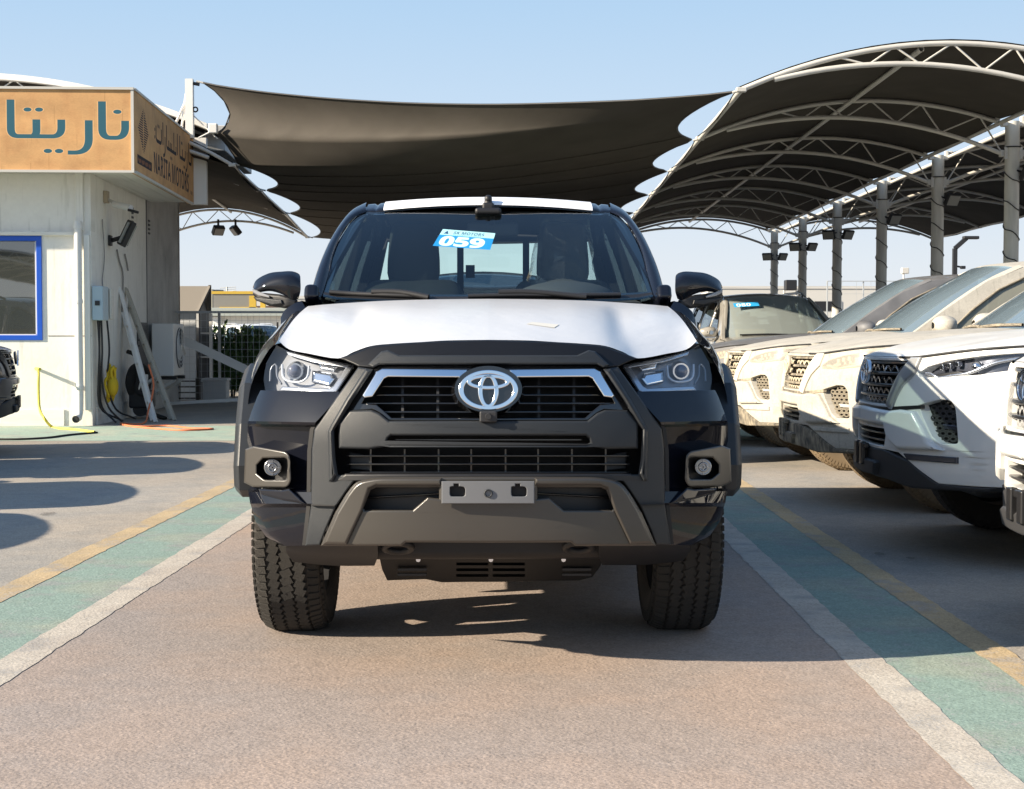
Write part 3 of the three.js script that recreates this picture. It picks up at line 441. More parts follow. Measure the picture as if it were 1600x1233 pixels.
// ---------------------------------------------------------------- the black pickup in front
M.paint = phys([.005, .006, .011], { roughness: .5, clearcoat: 1, clearcoatRoughness: .015, specularIntensity: .04 });
M.hoodguard = phys([.009, .010, .013], { roughness: .36, specularIntensity: .5 });
M.greypl = phys([.024, .027, .031], { roughness: .42, bumpMap: tex(256, (u, v, i, j) => hash(i, j, 3), { rep: 9 }), bumpScale: .0003, specularIntensity: .7 });
M.guard = phys([.056, .051, .045], { roughness: .33, metalness: .2, clearcoat: .3, clearcoatRoughness: .25 });
M.darkpl = mat([.012, .012, .014], { roughness: .5 }); M.deep = mat([.008, .008, .009], { roughness: .75 });
M.gloss = phys([.008, .008, .009], { roughness: .16, clearcoat: 1, clearcoatRoughness: .04 });
M.chrome = mat([.82, .84, .87], { metalness: 1, roughness: .12 });
M.film = phys([.60, .60, .605], { roughness: .30, clearcoat: .35, clearcoatRoughness: .25, bumpMap: tex(512, (u, v) => fbm(u * 1.0, v, 7, 4, 41) * .8 + fbm(u, v, 60, 2, 43) * .06, { rep: .8 }), bumpScale: .0042 });
M.glass = phys([.86, .96, .95], { roughness: 0, transmission: 1, thickness: 0, ior: 1.5, specularIntensity: 1 });
M.dusk = phys([.13, .17, .17], { roughness: 0, transmission: 1, thickness: 0, ior: 1.5 });
M.tint = phys([.82, .96, .90], { roughness: 0, transmission: 1, thickness: 0, ior: 1.5 });
M.lens = phys([.95, .97, 1], { roughness: .02, transmission: 1, thickness: 0, ior: 1.5 });
M.silver = mat([.55, .56, .58], { metalness: .85, roughness: .25 }); M.seat = mat([.085, .085, .088], { roughness: .9, bumpMap: tex(256, (u, v, i, j) => hash(i, j, 3), { rep: 6 }), bumpScale: .002 });
M.trim = mat([.03, .032, .035], { roughness: .7 });
M.plastic = phys([.9, .92, .94], { roughness: .12, transmission: .92, thickness: 0, ior: 1.45 });

const wheelMats = { tyre: mat([.042, .038, .033], { roughness: .9, bumpMap: tex(256, (u, v) => fbm(u, v, 30, 3, 3), { rep: 4 }), bumpScale: .003 }), rim: mat([.10, .10, .105], { metalness: .6, roughness: .35 }) };
const tyreCache = {};
function tyreGeo(r, w) {                                      // axis along x
  const k = r + '_' + w; if (tyreCache[k]) return tyreCache[k];
  const h = w / 2, ri = r * .62, rr = r - .012, prof = [[ri, -h * .82], [ri + .03, -h * .96], [lerp(ri, rr, .55), -h * 1.02], [rr - .035, -h * .98], [rr - .008, -h * .87], [rr, -h * .7], [rr + .001, 0], [rr, h * .7], [rr - .008, h * .87], [rr - .035, h * .98], [lerp(ri, rr, .55), h * 1.02], [ri + .03, h * .96], [ri, h * .82]];
  const carc = clean(new THREE.LatheGeometry(prof.map(([a, b]) => new THREE.Vector2(a, b)), 64).rotateZ(Math.PI / 2));
  const bl = [], N = 74;
  for (let i = 0; i < N; i++) for (const [x, wd, dl, sk, ph] of [[-.80, .30, .78, .35, 0], [-.40, .30, .95, -.75, .5], [0, .33, .93, .75, .15], [.40, .30, .95, -.75, .6], [.80, .30, .78, -.35, .3]]) {
    const a = (i + ph + R(-.05, .05)) / N * 6.2832, L = 6.2832 * r / N * dl, edge = Math.abs(x) > .7, g = new THREE.BoxGeometry(wd * h * R(.95, 1.05), .016, L * R(.93, 1.02));
    if (edge) { const p = g.attributes.position; for (let q = 0; q < p.count; q++) if (p.getX(q) * x > 0) p.setY(q, p.getY(q) - .016); g.computeVertexNormals(); }
    g.rotateY(sk * .55); g.translate(x * h * .93, r - .008, 0); g.rotateX(a); bl.push(clean(g));
    if (edge) { const s = new THREE.BoxGeometry(.008, .045, L * .8); s.translate(Math.sign(x) * h * .985, r - .055, 0); s.rotateX(a); bl.push(clean(s)); }
  }
  return (tyreCache[k] = [carc, merge(bl)]);
}
function wheel(parent, x, y, z, r, w, out, dusty) {             // out = +1 when the rim faces +x
  const tm = dusty || wheelMats.tyre, [c, b] = tyreGeo(r, w), ri = r * .62;
  const t = part(parent, 'wheel', c, tm); t.position.set(x, y, z);
  part(t, 'tread', b, tm, '', 'stuff');
  const f = w * .34 * out, barrel = clean(new THREE.CylinderGeometry(ri, ri, w * .8, 36, 1, true).rotateZ(Math.PI / 2));
  const spokes = [...Array(6)].map((_, i) => { const g = box(.03, ri * .92, .085, f, ri * .5, 0, .012); const q = g.clone(); q.rotateX(i / 6 * 6.2832); return q; });
  part(t, 'rim', [barrel, ...spokes, put(clean(new THREE.CylinderGeometry(.075, .085, .05, 20).rotateZ(Math.PI / 2)), f, 0, 0), put(clean(new THREE.TorusGeometry(ri - .012, .014, 8, 40).rotateY(Math.PI / 2)), f * 1.05, 0, 0)], dusty ? tm : wheelMats.rim);
  part(t, 'brake_disc', put(clean(new THREE.CylinderGeometry(ri * .68, ri * .68, .03, 28).rotateZ(Math.PI / 2)), f * .3, 0, 0), M.darkpl);
  return t;
}
// lower body skin of a vehicle, one side, section by section: sec(z) -> [[x, y], ...] from the sill up; arches cut the lower edge
function skin(zs, sec) { return loft(zs.map((z) => sec(z).map(([x, y]) => V(x, y, z))), 1, 3, .5); }
const archY = (z, zc, r, cy, base) => { const d = Math.abs(z - zc); return d < r ? Math.max(base, cy + Math.sqrt(r * r - d * d)) : base; };
const zsFor = (a, b, step, arches) => { const s = new Set([a, b]); for (let z = Math.min(a, b); z < Math.max(a, b); z += step) s.add(z); for (const [c, r] of arches) for (let i = 0; i <= 20; i++) s.add(c + r * Math.cos(Math.PI * i / 20)); return [...s].filter((z) => z >= Math.min(a, b) - 1e-6 && z <= Math.max(a, b) + 1e-6).sort((p, q) => q - p).filter((z, i, l) => !i || l[i - 1] - z > .004); };
function emblemParts(parent, name, w, h, m, backM, place) {       // oval badge of three interlocking ovals
  const ov = (rx, ry, t, cx = 0, cy = 0) => { const s = new THREE.Shape(); s.absellipse(cx, cy, rx, ry, 0, Math.PI * 2); const q = new THREE.Path(); q.absellipse(cx, cy, rx - t, ry - t * .72, 0, Math.PI * 2, true); s.holes.push(q); return clean(new THREE.ExtrudeGeometry(s, { depth: .010, bevelEnabled: true, bevelSize: .0025, bevelThickness: .004, bevelSegments: 2, curveSegments: 30 })); };
  const e = part(parent, name, place(merge(ov(w, h, w * .13), ov(w * .33, h * .84, w * .105, 0, -h * .05), ov(w * .72, h * .36, w * .11, 0, h * .42))), m);
  part(e, 'badge_back', place(spin(clean(new THREE.CylinderGeometry(1, 1, .012, 40).scale(w * .97, 1, h * .97)), Math.PI / 2)), backM); return e;
}
{
  const OZ = -7.2, T = thing('pickup_truck', 'black double cab pickup facing the camera with white film on its bonnet and roof', 'pickup truck', [0, 0, OZ]);
  const C = 763, K = 480, L = (g) => put(Array.isArray(g) ? merge(g) : g, 0, 0, -OZ);
  const add = (par, name, g, m, label, kind) => part(par, name, L(g), m, label, kind);
  const zN = (x, y) => -4.56 - .26 * Math.pow(Math.abs(x) / .75, 2.4) - (y > .75 ? 1.1 * (y - .75) ** 2 : 0) - (y < .5 ? .9 * (.5 - y) ** 2 : 0);
  const nose = (px, py, o = 0) => { let z = -4.7, p; for (let i = 0; i < 9; i++) { p = P(px, py, z); z = lerp(z, zN(Math.min(.98, Math.max(-.98, p.x)), p.y) + o, .8); } return p; };
  const pan = (poly, o) => panel(poly, nose, { k: K, L: 14, ...o });
  const two = (name, poly, m, o, label) => { const g = pan(poly, o), l = add(T, name, g.clone(), m, label), r = add(T, name, mirror(g), m, label); return [l, r]; };

  // bonnet under white film
  const fr = [[763, 531], [700, 532], [657, 534.5], [615, 537], [580, 540.5], [552, 550], [528, 560], [482, 552.5], [452, 546], [436, 533]].map(([x, y], i) => i < 7 ? nose(x, y, -.006) : P(x, y, [-4.87, -4.95, -5.03][i - 7]));
  const re = [[763, 467], [712, 467.4], [670, 468], [632, 469], [590, 470.5], [566, 472], [545, 473.3], [522, 474.8], [500, 476.5], [481, 478.5]].map(([x, y], i) => P(x, y, -5.86 + .008 * i));
  const rows = []; for (let j = 0; j <= 8; j++) { const v = j / 8; rows.push(fr.map((a, i) => { const b = re[i], p = a.clone().lerp(b, v); p.y += .032 * Math.sin(Math.PI * v) * (i < 4 ? 1 : i < 7 ? .85 : [.95, .8, .45][i - 7]) - (i === 5 ? .010 : i === 4 ? .002 : 0) * Math.sin(Math.PI * Math.min(1, v * 1.1)); p.x *= 1 + .0; return p; })); }
  const hg = loft(rows, 3, 4, .35); const hoodFilm = add(T, 'bonnet', both(hg), M.film, 'bonnet covered in white protective film');
  { const on = (px, py) => { let best, bd = 1e9; for (let v = 0; v <= 1; v += .004) for (const [i, t] of [0, .2, .4, .6, .8].flatMap((t) => [[0, t], [1, t], [2, t]])) { const r = rows[Math.min(7, (v * 8) | 0)], r2 = rows[Math.min(8, ((v * 8) | 0) + 1)], f = v * 8 - ((v * 8) | 0), p = r[i].clone().lerp(r[i + 1], t).lerp(r2[i].clone().lerp(r2[i + 1], t), f); p.x *= -1; const s = p.clone().project(camera), d = Math.hypot((s.x + 1) * 800 - px, (1 - s.y) * 616.5 - py); if (d < bd) { bd = d; best = p; } } return best.add(V(0, .0018, .001)); };
    add(hoodFilm, 'film_note', loft([[[824, 506.5], [866, 513]], [[834, 503.5], [870, 508.5]]].map((r) => r.map(([x, y]) => on(x, y))), 1, 1, 0), mat([.58, .57, .52]), 'small paper note stuck on the film'); }
  // bonnet edge guard above the grille
  const hoodTrim = add(T, 'bonnet_guard', pan(sym([[763, 531], [657, 534.5], [582, 540.5], [530, 560], [552, 569], [560, 573], [583, 575], [593, 570], [763, 570]], C), { dz: .012, th: .06, bevel: .006 }), M.hoodguard, 'black guard along the front edge of the bonnet');
  add(hoodTrim, 'guard_lip', pan(sym([[763, 555], [624, 555], [606, 547], [596, 549], [574, 570], [583, 574], [594, 568.5], [763, 568.5]], C), { dz: .026, th: .02, bevel: .006 }), M.greypl);

  // nose: backing behind the openings, grille, frame
  add(T, 'radiator', pan(sym([[763, 560], [560, 572], [520, 640], [500, 700], [500, 790], [560, 830], [763, 830]], C), { dz: -.11, th: .03, bevel: 0, L: 24 }), M.deep);
  const gr = add(T, 'grille', [...[602.5, 616, 629, 642.5].map((y, i) => pan(sym([[763, y], [[596, 588, 565, 588][i], y], [[596, 588, 565, 590][i], y + 2.6], [763, y + 2.6]], C), { dz: -.02, th: .05, bevel: .002 })), ...[588, 654].map((y) => pan(sym([[763, y], [580, y], [580, y + 2], [763, y + 2]], C), { dz: -.03, th: .04, bevel: 0 }))], M.gloss, 'upper grille of thin black bars');
  add(gr, 'grille_rib', both(pan([[627, 586], [631, 586], [631, 656], [627, 656]], { dz: -.04, th: .03, bevel: 0 })), M.darkpl); add(gr, 'grille_rib', both(pan([[682, 586], [686, 586], [686, 656], [682, 656]], { dz: -.04, th: .03, bevel: 0 })), M.darkpl);
  add(T, 'grille_surround', pan(sym([[763, 569], [592, 571], [563, 590], [540, 640], [556, 642], [582, 640], [592, 645], [607, 657.5], [763, 657.5]], C), { holes: [sym([[763, 580], [600, 580], [590, 585], [570, 622], [566, 630], [588, 632], [600, 642], [612, 653], [763, 653]], C)], dz: .0, th: .08, bevel: .004 }), M.gloss);
  two('grille_trim', [[732, 577], [597, 575.5], [588, 580], [565, 618], [569, 622], [582, 620], [600, 592], [606, 589], [722, 590]], M.chrome, { dz: .026, th: .03, bevel: .006 }, 'chrome moulding along the top of the grille');
  const ce = nose(763, 610, .03); const em = (g) => { g.rotateX(-.14); return put(g, 0, ce.y, ce.z); };
  add(T, 'emblem_base', (() => { const g = clean(new THREE.CylinderGeometry(.106, .118, .06, 40).rotateX(Math.PI / 2).scale(1, .69, 1)); g.rotateX(-.14); return put(g, 0, ce.y, ce.z - .028); })(), M.gloss);
  emblemParts(T, 'emblem', .091, .061, M.chrome, M.gloss, (g) => L(em(g)));
  add(T, 'front_camera', [(() => { const p = nose(763, 651, .02); return put(box(.055, .035, .05, 0, 0, 0, .006), p.x, p.y, p.z); })(), (() => { const p = nose(763, 651, .047); return put(clean(new THREE.CylinderGeometry(.009, .011, .012, 14).rotateX(Math.PI / 2)), p.x, p.y, p.z); })()], M.black);

  add(T, 'grille_bar', pan(sym([[763, 657.5], [608, 657.5], [593, 645.5], [581, 640.5], [546, 641], [529, 661], [529, 701], [577, 702], [602, 698], [763, 699]], C), { holes: [sym([[763, 681], [611, 681], [606, 685], [604, 691.5], [610, 694.5], [763, 694.5]], C)], dz: .022, th: .07, bevel: .009 }), M.greypl, 'dark grey bar across the middle of the grille');
  add(T, 'lower_grille', [...[711, 724, 737].map((y) => pan(sym([[763, y], [542, y], [542, y + 3], [763, y + 3]], C), { dz: -.03, th: .05, bevel: .002 })), ...[686.5].map((y) => pan(sym([[763, y], [600, y], [600, y + 1.6], [763, y + 1.6]], C), { dz: -.035, th: .03, bevel: 0 })), ...[578, 631, 684, 735].map((x) => both(pan([[x, 702], [x + 2.5, 702], [x + 2.5, 742], [x, 742]], { dz: -.05, th: .03, bevel: 0 })))], M.gloss);
  two('grille_cheek', [[546, 706], [578, 712], [580, 736], [548, 733]], M.greypl, { dz: -.05, th: .03 });
  // tall frame members left and right
  two('bumper_pillar', [[560, 573.5], [583, 577], [551, 626], [530, 661], [522, 672], [524, 716], [528, 742], [590, 742.5], [556, 748, 8], [541, 768], [525, 792], [509, 828], [500, 852], [477, 853], [486, 789], [487, 705], [491, 671], [525, 622]], M.greypl, { dz: .018, th: .09, bevel: .006 }, 'grey bumper pillar beside the grille');
  two('pillar_face', [[571, 576], [581.5, 578.5], [549.5, 625.5], [528.5, 660], [520.5, 672], [522.5, 716], [525.5, 741], [520, 752], [514, 752], [513, 714], [512, 674], [517, 664], [540, 624]], M.greypl, { dz: .034, th: .03, bevel: .010 });
  two('bumper_seam', [[486, 788], [523, 789], [522.5, 791], [486, 790]], M.deep, { dz: .0365, th: .02, bevel: 0 });
  two('pillar_gap', [[478, 852], [485, 788], [486, 705], [490, 671], [519, 622], [514, 622], [484, 671], [480, 705], [479, 788], [472, 852]], M.deep, { dz: .0, th: .03, bevel: 0 });
  add(T, 'bumper_valance', pan(sym([[763, 740], [540, 740], [520, 752], [560, 752], [763, 752]], C), { dz: .02, th: .06, bevel: .008 }), M.darkpl);
  // lower guard with its openings
  const guard = add(T, 'bumper_guard', pan(sym([[763, 745], [592, 745.5, 20], [556, 752, 16], [541, 772], [524, 800], [501, 853], [627, 853], [634, 847.5], [763, 848]], C), { holes: [[[686, 762], [588, 762], [579, 766], [568, 794], [570, 797], [645, 797], [668, 777], [686, 779]], flipX([[686, 762], [588, 762], [579, 766], [568, 794], [570, 797], [645, 797], [668, 777], [686, 779]], C)], dz: .040, th: .07, bevel: .008 }), M.guard, 'bronze silver lower bumper guard');
  two('guard_edge', [[590, 747, 12], [558, 753, 12], [543, 773], [526, 801], [505, 850], [541, 851], [566, 798], [577, 764], [588, 759], [690, 759], [690, 747]], M.guard, { dz: .055, th: .03, bevel: .010 }, 'raised rim of the lower guard'); two('guard_recess', [[566, 758], [690, 758], [690, 800], [566, 800]], M.darkpl, { dz: -.03, th: .02, bevel: 0 }); two('recess_bar', [[575, 776], [690, 770], [690, 773], [575, 779.5]], M.gloss, { dz: -.01, th: .03 });
  // number plate bracket
  const pb = add(T, 'plate_bracket', pan([[690, 752], [835, 752], [835, 787], [690, 787]], { holes: [[703, 756], [799, 756]].map(([x, y]) => [[x, y + 5, 5], [x + 3, y + 4], [x + 6, y + 4], [x + 6, y], [x + 14, y], [x + 14, y + 4], [x + 24, y + 5, 5], [x + 24, y + 20, 5], [x, y + 20, 5]]), dz: .072, th: .02, bevel: .0025 }), mat([.135, .14, .15], { roughness: .45 }), 'empty grey number plate bracket with two slots');
  add(pb, 'dimple', (() => { const p = nose(763, 771, .075); return put(clean(new THREE.TorusGeometry(.011, .0025, 6, 20)), p.x, p.y, p.z); })(), M.greypl); add(pb, 'slot_back', pan([[696, 756], [829, 756], [829, 784], [696, 784]], { dz: .055, th: .006, bevel: 0 }), M.deep);

  // painted bumper corners with pockets for the fog lights
  const bc = [[612, .0, 407, 530], [622, .006, 402, 527], [645, .018, 393, 507], [660, .024, 388, 493], [664, .016, 387, 492], [668, -.03, 387, 491], [705, -.055, 386, 490], [745, -.055, 386, 489], [764, -.045, 387, 489], [769, .004, 388, 489], [787, .016, 391, 488], [793, -.012, 393, 488], [815, -.018, 399, 486], [838, -.03, 415, 482], [853, -.05, 440, 478]].map(([y, d, a, b]) => [0, .12, .3, .5, .7, .85, 1].map((t) => nose(lerp(a, b, t), y + (1 - t) * (y < 700 ? -2 : 0), d - (t < .05 ? .03 : 0))));
  const bcg = loft(bc, 1, 1, .45); for (const g of [bcg.clone(), mirror(bcg)]) add(T, 'bumper_corner', g, M.paint);
  { const slit = pan([[436, 616], [527, 618], [519, 627], [441, 625]], { dz: -.0, th: .05, bevel: .003, holes: [[[446, 619], [518, 621], [514, 624.5], [449, 622.5]]] }); for (const g of [slit.clone(), mirror(slit)]) add(T, 'lamp_sill', g, M.gloss);
    const blade = pan([[404, 764], [440, 766], [452, 764], [477, 787], [440, 781], [407, 772]], { dz: .03, th: .06, bevel: .006 }); for (const g of [blade.clone(), mirror(blade)]) add(T, 'bumper_blade', g, M.paint); }
  // fog lights
  const fb = pan([[383, 702], [396, 697], [447, 706, 6], [453, 713, 6], [455, 752, 5], [449, 762, 6], [395, 761], [381, 754]], { holes: [[[401, 727], [411, 716], [446, 715, 5], [450.5, 720, 5], [447.5, 750, 4], [413, 750, 4], [401, 740]]], dz: .022, th: .09, bevel: .006 });
  const fl = nose(427, 730, -.02);
  for (const s of [1, -1]) { const m = (g) => s > 0 ? g : mirror(g), b = add(T, 'fog_light', m(fb.clone()), M.guard, s > 0 ? 'sunlit fog light in a silver bezel' : 'shaded fog light in a silver bezel');
    add(b, 'fog_pocket', m(merge(pan([[396, 712], [453, 712], [451, 756], [396, 756]], { dz: -.05, th: .02, bevel: 0 }))), M.darkpl);
    add(b, 'fog_lamp', m(merge(put(clean(new THREE.CylinderGeometry(.024, .020, .03, 24).rotateX(Math.PI / 2)), fl.x, fl.y, fl.z), put(clean(new THREE.TorusGeometry(.025, .004, 8, 26)), fl.x, fl.y, fl.z + .012), put(clean(new THREE.TorusGeometry(.013, .0035, 8, 22)), fl.x, fl.y, fl.z + .018), box(.05, .004, .006, fl.x, fl.y, fl.z + .017), box(.004, .05, .006, fl.x, fl.y, fl.z + .017))), mat([.30, .31, .33], { metalness: .9, roughness: .25 })); add(b, 'fog_lens', m(put(clean(new THREE.SphereGeometry(.024, 20, 8, 0, 6.3, 0, 1.2).rotateX(Math.PI / 2).scale(1, 1, .4)), fl.x, fl.y, fl.z + .008)), M.lens); }
  // headlights
  const hl = (px, py, o = 0) => { const t = clamp((560 - px) / 148); const z = -4.765 - .22 * t ** 1.7 - .10 * clamp((616 - py) / 70) + .012 + o; return P(px, py, z); };
  const hp = [[432, 539], [447, 547.5], [490, 558], [552, 570.5], [553, 574], [527, 613, 5], [520, 616.5], [445, 613], [428, 617], [415, 614, 5], [411.5, 592], [416, 567]];
  const hpan = (poly, o) => panel(poly, hl, { k: 470, L: 9, ...o });
  for (const s of [1, -1]) { const m = (g) => s > 0 ? g : mirror(g), h = add(T, 'headlight', m(merge(hpan(hp, { dz: -.075, th: .02, bevel: 0 }), hpan(hp, { dz: -.002, th: .08, bevel: .0, face: false }))), mat([.27, .275, .29], { roughness: .25, metalness: .5 }), s > 0 ? 'sunlit headlight with bright lens' : 'shaded headlight');
    add(h, 'light_strip', m(merge(hpan([[551, 573], [526, 611], [519, 614], [436, 610], [441, 604], [514, 607], [521, 603], [541, 573]], { dz: -.03, th: .03, bevel: .004 }))), M.silver);
    add(h, 'top_trim', m(hpan([[447, 549], [490, 559.5], [545, 571], [543, 575], [488, 566], [450, 555]], { dz: -.025, th: .03, bevel: .003 })), M.silver);
    const U = [[441, 570], [442, 588], [449, 595], [472, 596], [480, 590], [483, 572]].map(([x, y]) => hl(x, y, -.03)); add(h, 'running_light', m(tube(U, .0042, 8, 3)), mat([.55, .57, .6], { roughness: .25, metalness: .3 }));
    const U2 = [[422, 596], [424, 575], [431, 569], [433, 588], [440, 600]].map(([x, y]) => hl(x, y, -.035)); add(h, 'running_light', m(tube(U2, .0035, 8, 3)), mat([.22, .23, .25], { roughness: .3, metalness: .6 }));
    const pc = hl(462, 580, -.05); add(h, 'projector', m(merge(put(clean(new THREE.CylinderGeometry(.028, .034, .05, 26).rotateX(Math.PI / 2)), pc.x, pc.y, pc.z))), M.chrome); add(h, 'projector_lens', m(put(clean(new THREE.SphereGeometry(.026, 24, 10, 0, 6.3, 0, 1.3).rotateX(Math.PI / 2)), pc.x, pc.y, pc.z + .012)), phys([.10, .11, .15], { roughness: .02, clearcoat: 1 }));
    add(h, 'reflector', m(merge(hpan([[488, 579], [518, 583], [523, 592], [514, 603], [487, 597]], { dz: -.05, th: .02, bevel: .01 }), hpan([[498, 566], [528, 573], [522, 580], [500, 576]], { dz: -.055, th: .02, bevel: .006 }))), M.chrome);
    add(h, 'lens', m(hpan(hp, { dz: .0, th: .001, bevel: 0 })), M.lens); }

  // ---- body sides: wings, doors, load bed
  const AX = -5.48, AR = -8.565, hoodY = (z) => lerp(1.085, 1.222, clamp((z + 5.03) / -.75)), hoodX = (z) => lerp(.708, .734, clamp((z + 5.03) / -.75));
  const wAt = (z) => z > -5.3 ? lerp(.80, .872, Math.sqrt(clamp((-4.98 - z) / .32))) : z > -6.1 ? lerp(.872, .868, clamp((-5.3 - z) / .8)) : .868;
  const sec = (z) => {
    const yb = archY(z, AX, .475, .42, z > -5.1 ? .50 : .42), yb2 = archY(z, AR, .475, .42, yb), w = wAt(z);
    if (z > -5.90) { const xt = hoodX(z), yt = hoodY(z); return [[w - .03, Math.max(yb2, .56)], [w, Math.max(yb2 + .02, .66)], [w + .002, Math.max(yb2 + .03, .82)], [w - .012, Math.max(yb2 + .04, yt - .16)], [w - .05, yt - .075], [xt + .035, yt - .022], [xt - .004, yt - .012]]; }
    const bed = z < -8.2, top = bed ? 1.24 : 1.245; return [[w - .06, yb2], [w - .005, Math.max(yb2 + .02, .6)], [w, Math.max(yb2 + .03, .8)], [w - .008, 1.0], [w - .03, top - .07], [w - .07, top - .02], [w - (bed ? .12 : .115), top]];
  };
  const zs = zsFor(-5.045, -9.82, .16, [[AX, .475], [AR, .475]]);
  const side = skin(zs, sec);
  add(T, 'body', [side, mirror(side), box(1.52, .1, 4.5, 0, .52, -7.4), box(1.5, .6, .04, 0, .78, -5.86)], M.paint, 'black painted wings, doors and load bed sides');
  for (const s of [1, -1]) { // wheel arch flares
    const fz = (z, y, o) => V(-s * (.842 + o), y, z), A = []; const ring = (r, a0, a1, n, cy) => [...Array(n + 1)].map((_, i) => { const a = lerp(a0, a1, i / n); return [AX + r * Math.cos(a), cy + r * Math.sin(a)]; });
    const outer = [[AX + .47, .545], [AX + .54, .575], [AX + .555, .66], [AX + .50, .80], [AX + .36, .935], [AX + .12, 1.0], [AX - .15, .985], [AX - .38, .90], [AX - .53, .74], [AX - .57, .5], [AX - .47, .44]], inner = ring(.462, Math.PI + .05, .28, 18, .42);
    const g = panel([...outer, ...inner], (z, y, o) => V(-s * (.86 + o - .012 * clamp((z - AX) / .5) * 3), y, z), { dz: .042, th: .12, bevel: .022, L: .07 }); add(T, 'wheel_arch_flare', g, M.greypl, s > 0 ? 'dark grey flare over the sunlit front wheel' : 'dark grey flare over the shaded front wheel');
    const rg = panel([...outer.map(([z, y]) => [z - AX + AR, y]), ...inner.map(([z, y]) => [z - AX + AR, y])], (z, y, o) => V(-s * (.86 + o), y, z), { dz: .036, th: .1, bevel: .02, L: .07 }); add(T, 'wheel_arch_flare', rg, M.greypl, 'dark grey flare over a rear wheel');
    for (const z of [AX, AR]) add(T, 'wheel_housing', [panel(ring(.50, Math.PI, 0, 16, .42), (a, y, o) => V(-s * (.5 + o), y, a), { th: .02, bevel: 0, L: .2 }), loft([.5, .84].map((x) => ring(.485, Math.PI - .35, .46, 16, .42).map(([a, y]) => V(-s * x, y, a))), 1, 1)], M.deep);
    add(T, 'side_step', box(.17, .05, 1.7, -s * .84, .42, -7.05, .02), M.darkpl);
    add(T, 'door_handle', [-6.95, -7.85].map((z) => box(.03, .03, .2, -s * .875, 1.06, z, .012)), M.paint); add(T, 'door_gap', [-6.02, -7.13, -7.98].map((z) => box(.006, .62, .008, -s * .868, .85, z)), M.deep);
  }
  const wl = wheel(T, -.713, .383, AX - OZ, .388, .242, -1), wr = wheel(T, .713, .383, AX - OZ, .388, .242, 1); wheel(T, -.72, .383, AR - OZ, .388, .242, -1); wheel(T, .72, .383, AR - OZ, .388, .242, 1);
  // load bed
  add(T, 'tailgate', box(1.56, .55, .06, 0, .95, -9.82, .02), M.paint); add(T, 'load_bed', [box(1.5, .04, 1.65, 0, .72, -9.0), box(.05, .5, 1.6, -.74, .97, -9.0), box(.05, .5, 1.6, .74, .97, -9.0), box(1.5, .52, .05, 0, .97, -8.22)], M.darkpl); add(T, 'rear_bumper', box(1.7, .2, .12, 0, .56, -9.9, .04), M.darkpl);
  add(T, 'roll_bar', [tube([V(-.70, 1.22, -8.45), V(-.66, 1.45, -8.33), V(-.55, 1.55, -8.3), V(0, 1.565, -8.3), V(.55, 1.55, -8.3), V(.66, 1.45, -8.33), V(.70, 1.22, -8.45)], .034, 10, 6)].map((g) => put(g, 0, -.20, -.02)), M.gloss);
  // ---- cab
  const pIn = [[503, 462, -6.03], [512, 432, -6.17], [524, 388, -6.38], [543, 351, -6.58], [558, 337, -6.66], [572, 331, -6.70]], pOut = [[484, 462, -6.05], [498, 415, -6.24], [517, 372, -6.46], [536, 342.5, -6.64], [552, 326, -6.75], [572, 316, -6.84]];
  const pm = (t, lift) => pIn.map((a, i) => { const b = pOut[i]; const p = P(lerp(a[0], b[0], t), lerp(a[1], b[1], t), lerp(a[2], b[2], t)); p.z += lift; return p; });
  const pil = loft([pm(0, .0), pm(.3, .022), pm(.65, .02), pm(1, -.01), pm(1, -.06)], 3, 4, .9);
  const ins = (z) => 0;
  const roofRow = (y0, z, xs) => xs.map((x, i) => V(-x, y0 - .018 * (x / .55) ** 2 - (i === xs.length - 1 ? .0 : 0), z));
  const xs = [0, .14, .28, .42, .50, .515, .53, .56];
  const rl = [[1.694, -6.655, 0], [1.712, -6.665, .0], [1.738, -6.74, 0], [1.754, -6.87, 0], [1.762, -7.1, 0], [1.764, -7.6, 0], [1.752, -7.95, 0], [1.725, -8.08, 0], [1.68, -8.12, 0]];
  const roofR = rl.map(([y, z], j) => xs.map((x, i) => V(-x, y - .030 * (x / .56) ** 2 - (i === 5 ? .009 : 0) * (j > 1 ? 1 : .5), z - (j < 3 ? .05 * (x / .55) ** 2 : 0))));
  const roofG = loft(roofR, 3, 2, .5); const roof = add(T, 'roof', both(roofG), M.paint, 'black roof with drip grooves');
  const filmR = [[1.697, -6.652, 0], ...rl.slice(1, 8)].map(([y, z], j) => [0, .12, .24, .36, .478].map((x) => V(-x, y + .0045 - .030 * (x / .56) ** 2, z - (j < 3 ? .05 * (x / .55) ** 2 : 0) + (j > 2 ? 0 : .007)))); add(roof, 'roof_film', both(loft(filmR, 3, 3, .5)), mat([.86, .87, .9], { roughness: .4 }), 'white protective film on the roof');
  // fin-like camera on the roof edge
  add(roof, 'roof_camera', [box(.12, .03, .10, 0, 1.698, -6.64, .014), box(.055, .035, .06, 0, 1.72, -6.64, .012), put(clean(new THREE.CylinderGeometry(.017, .022, .05, 14)), 0, 1.735, -6.65), put(clean(new THREE.SphereGeometry(.018, 14, 10)), 0, 1.757, -6.645)], M.darkpl).position.y = -.028;
  // side glass area: rails from pillar to back
  const beltX = .80, rail = (z, y) => { const t = clamp((y - 1.24) / .5); return lerp(.752, .575, Math.pow(t, 1.25)); };
  const sideP = (z, y, o) => V(-(rail(z, y) + o), y, z);
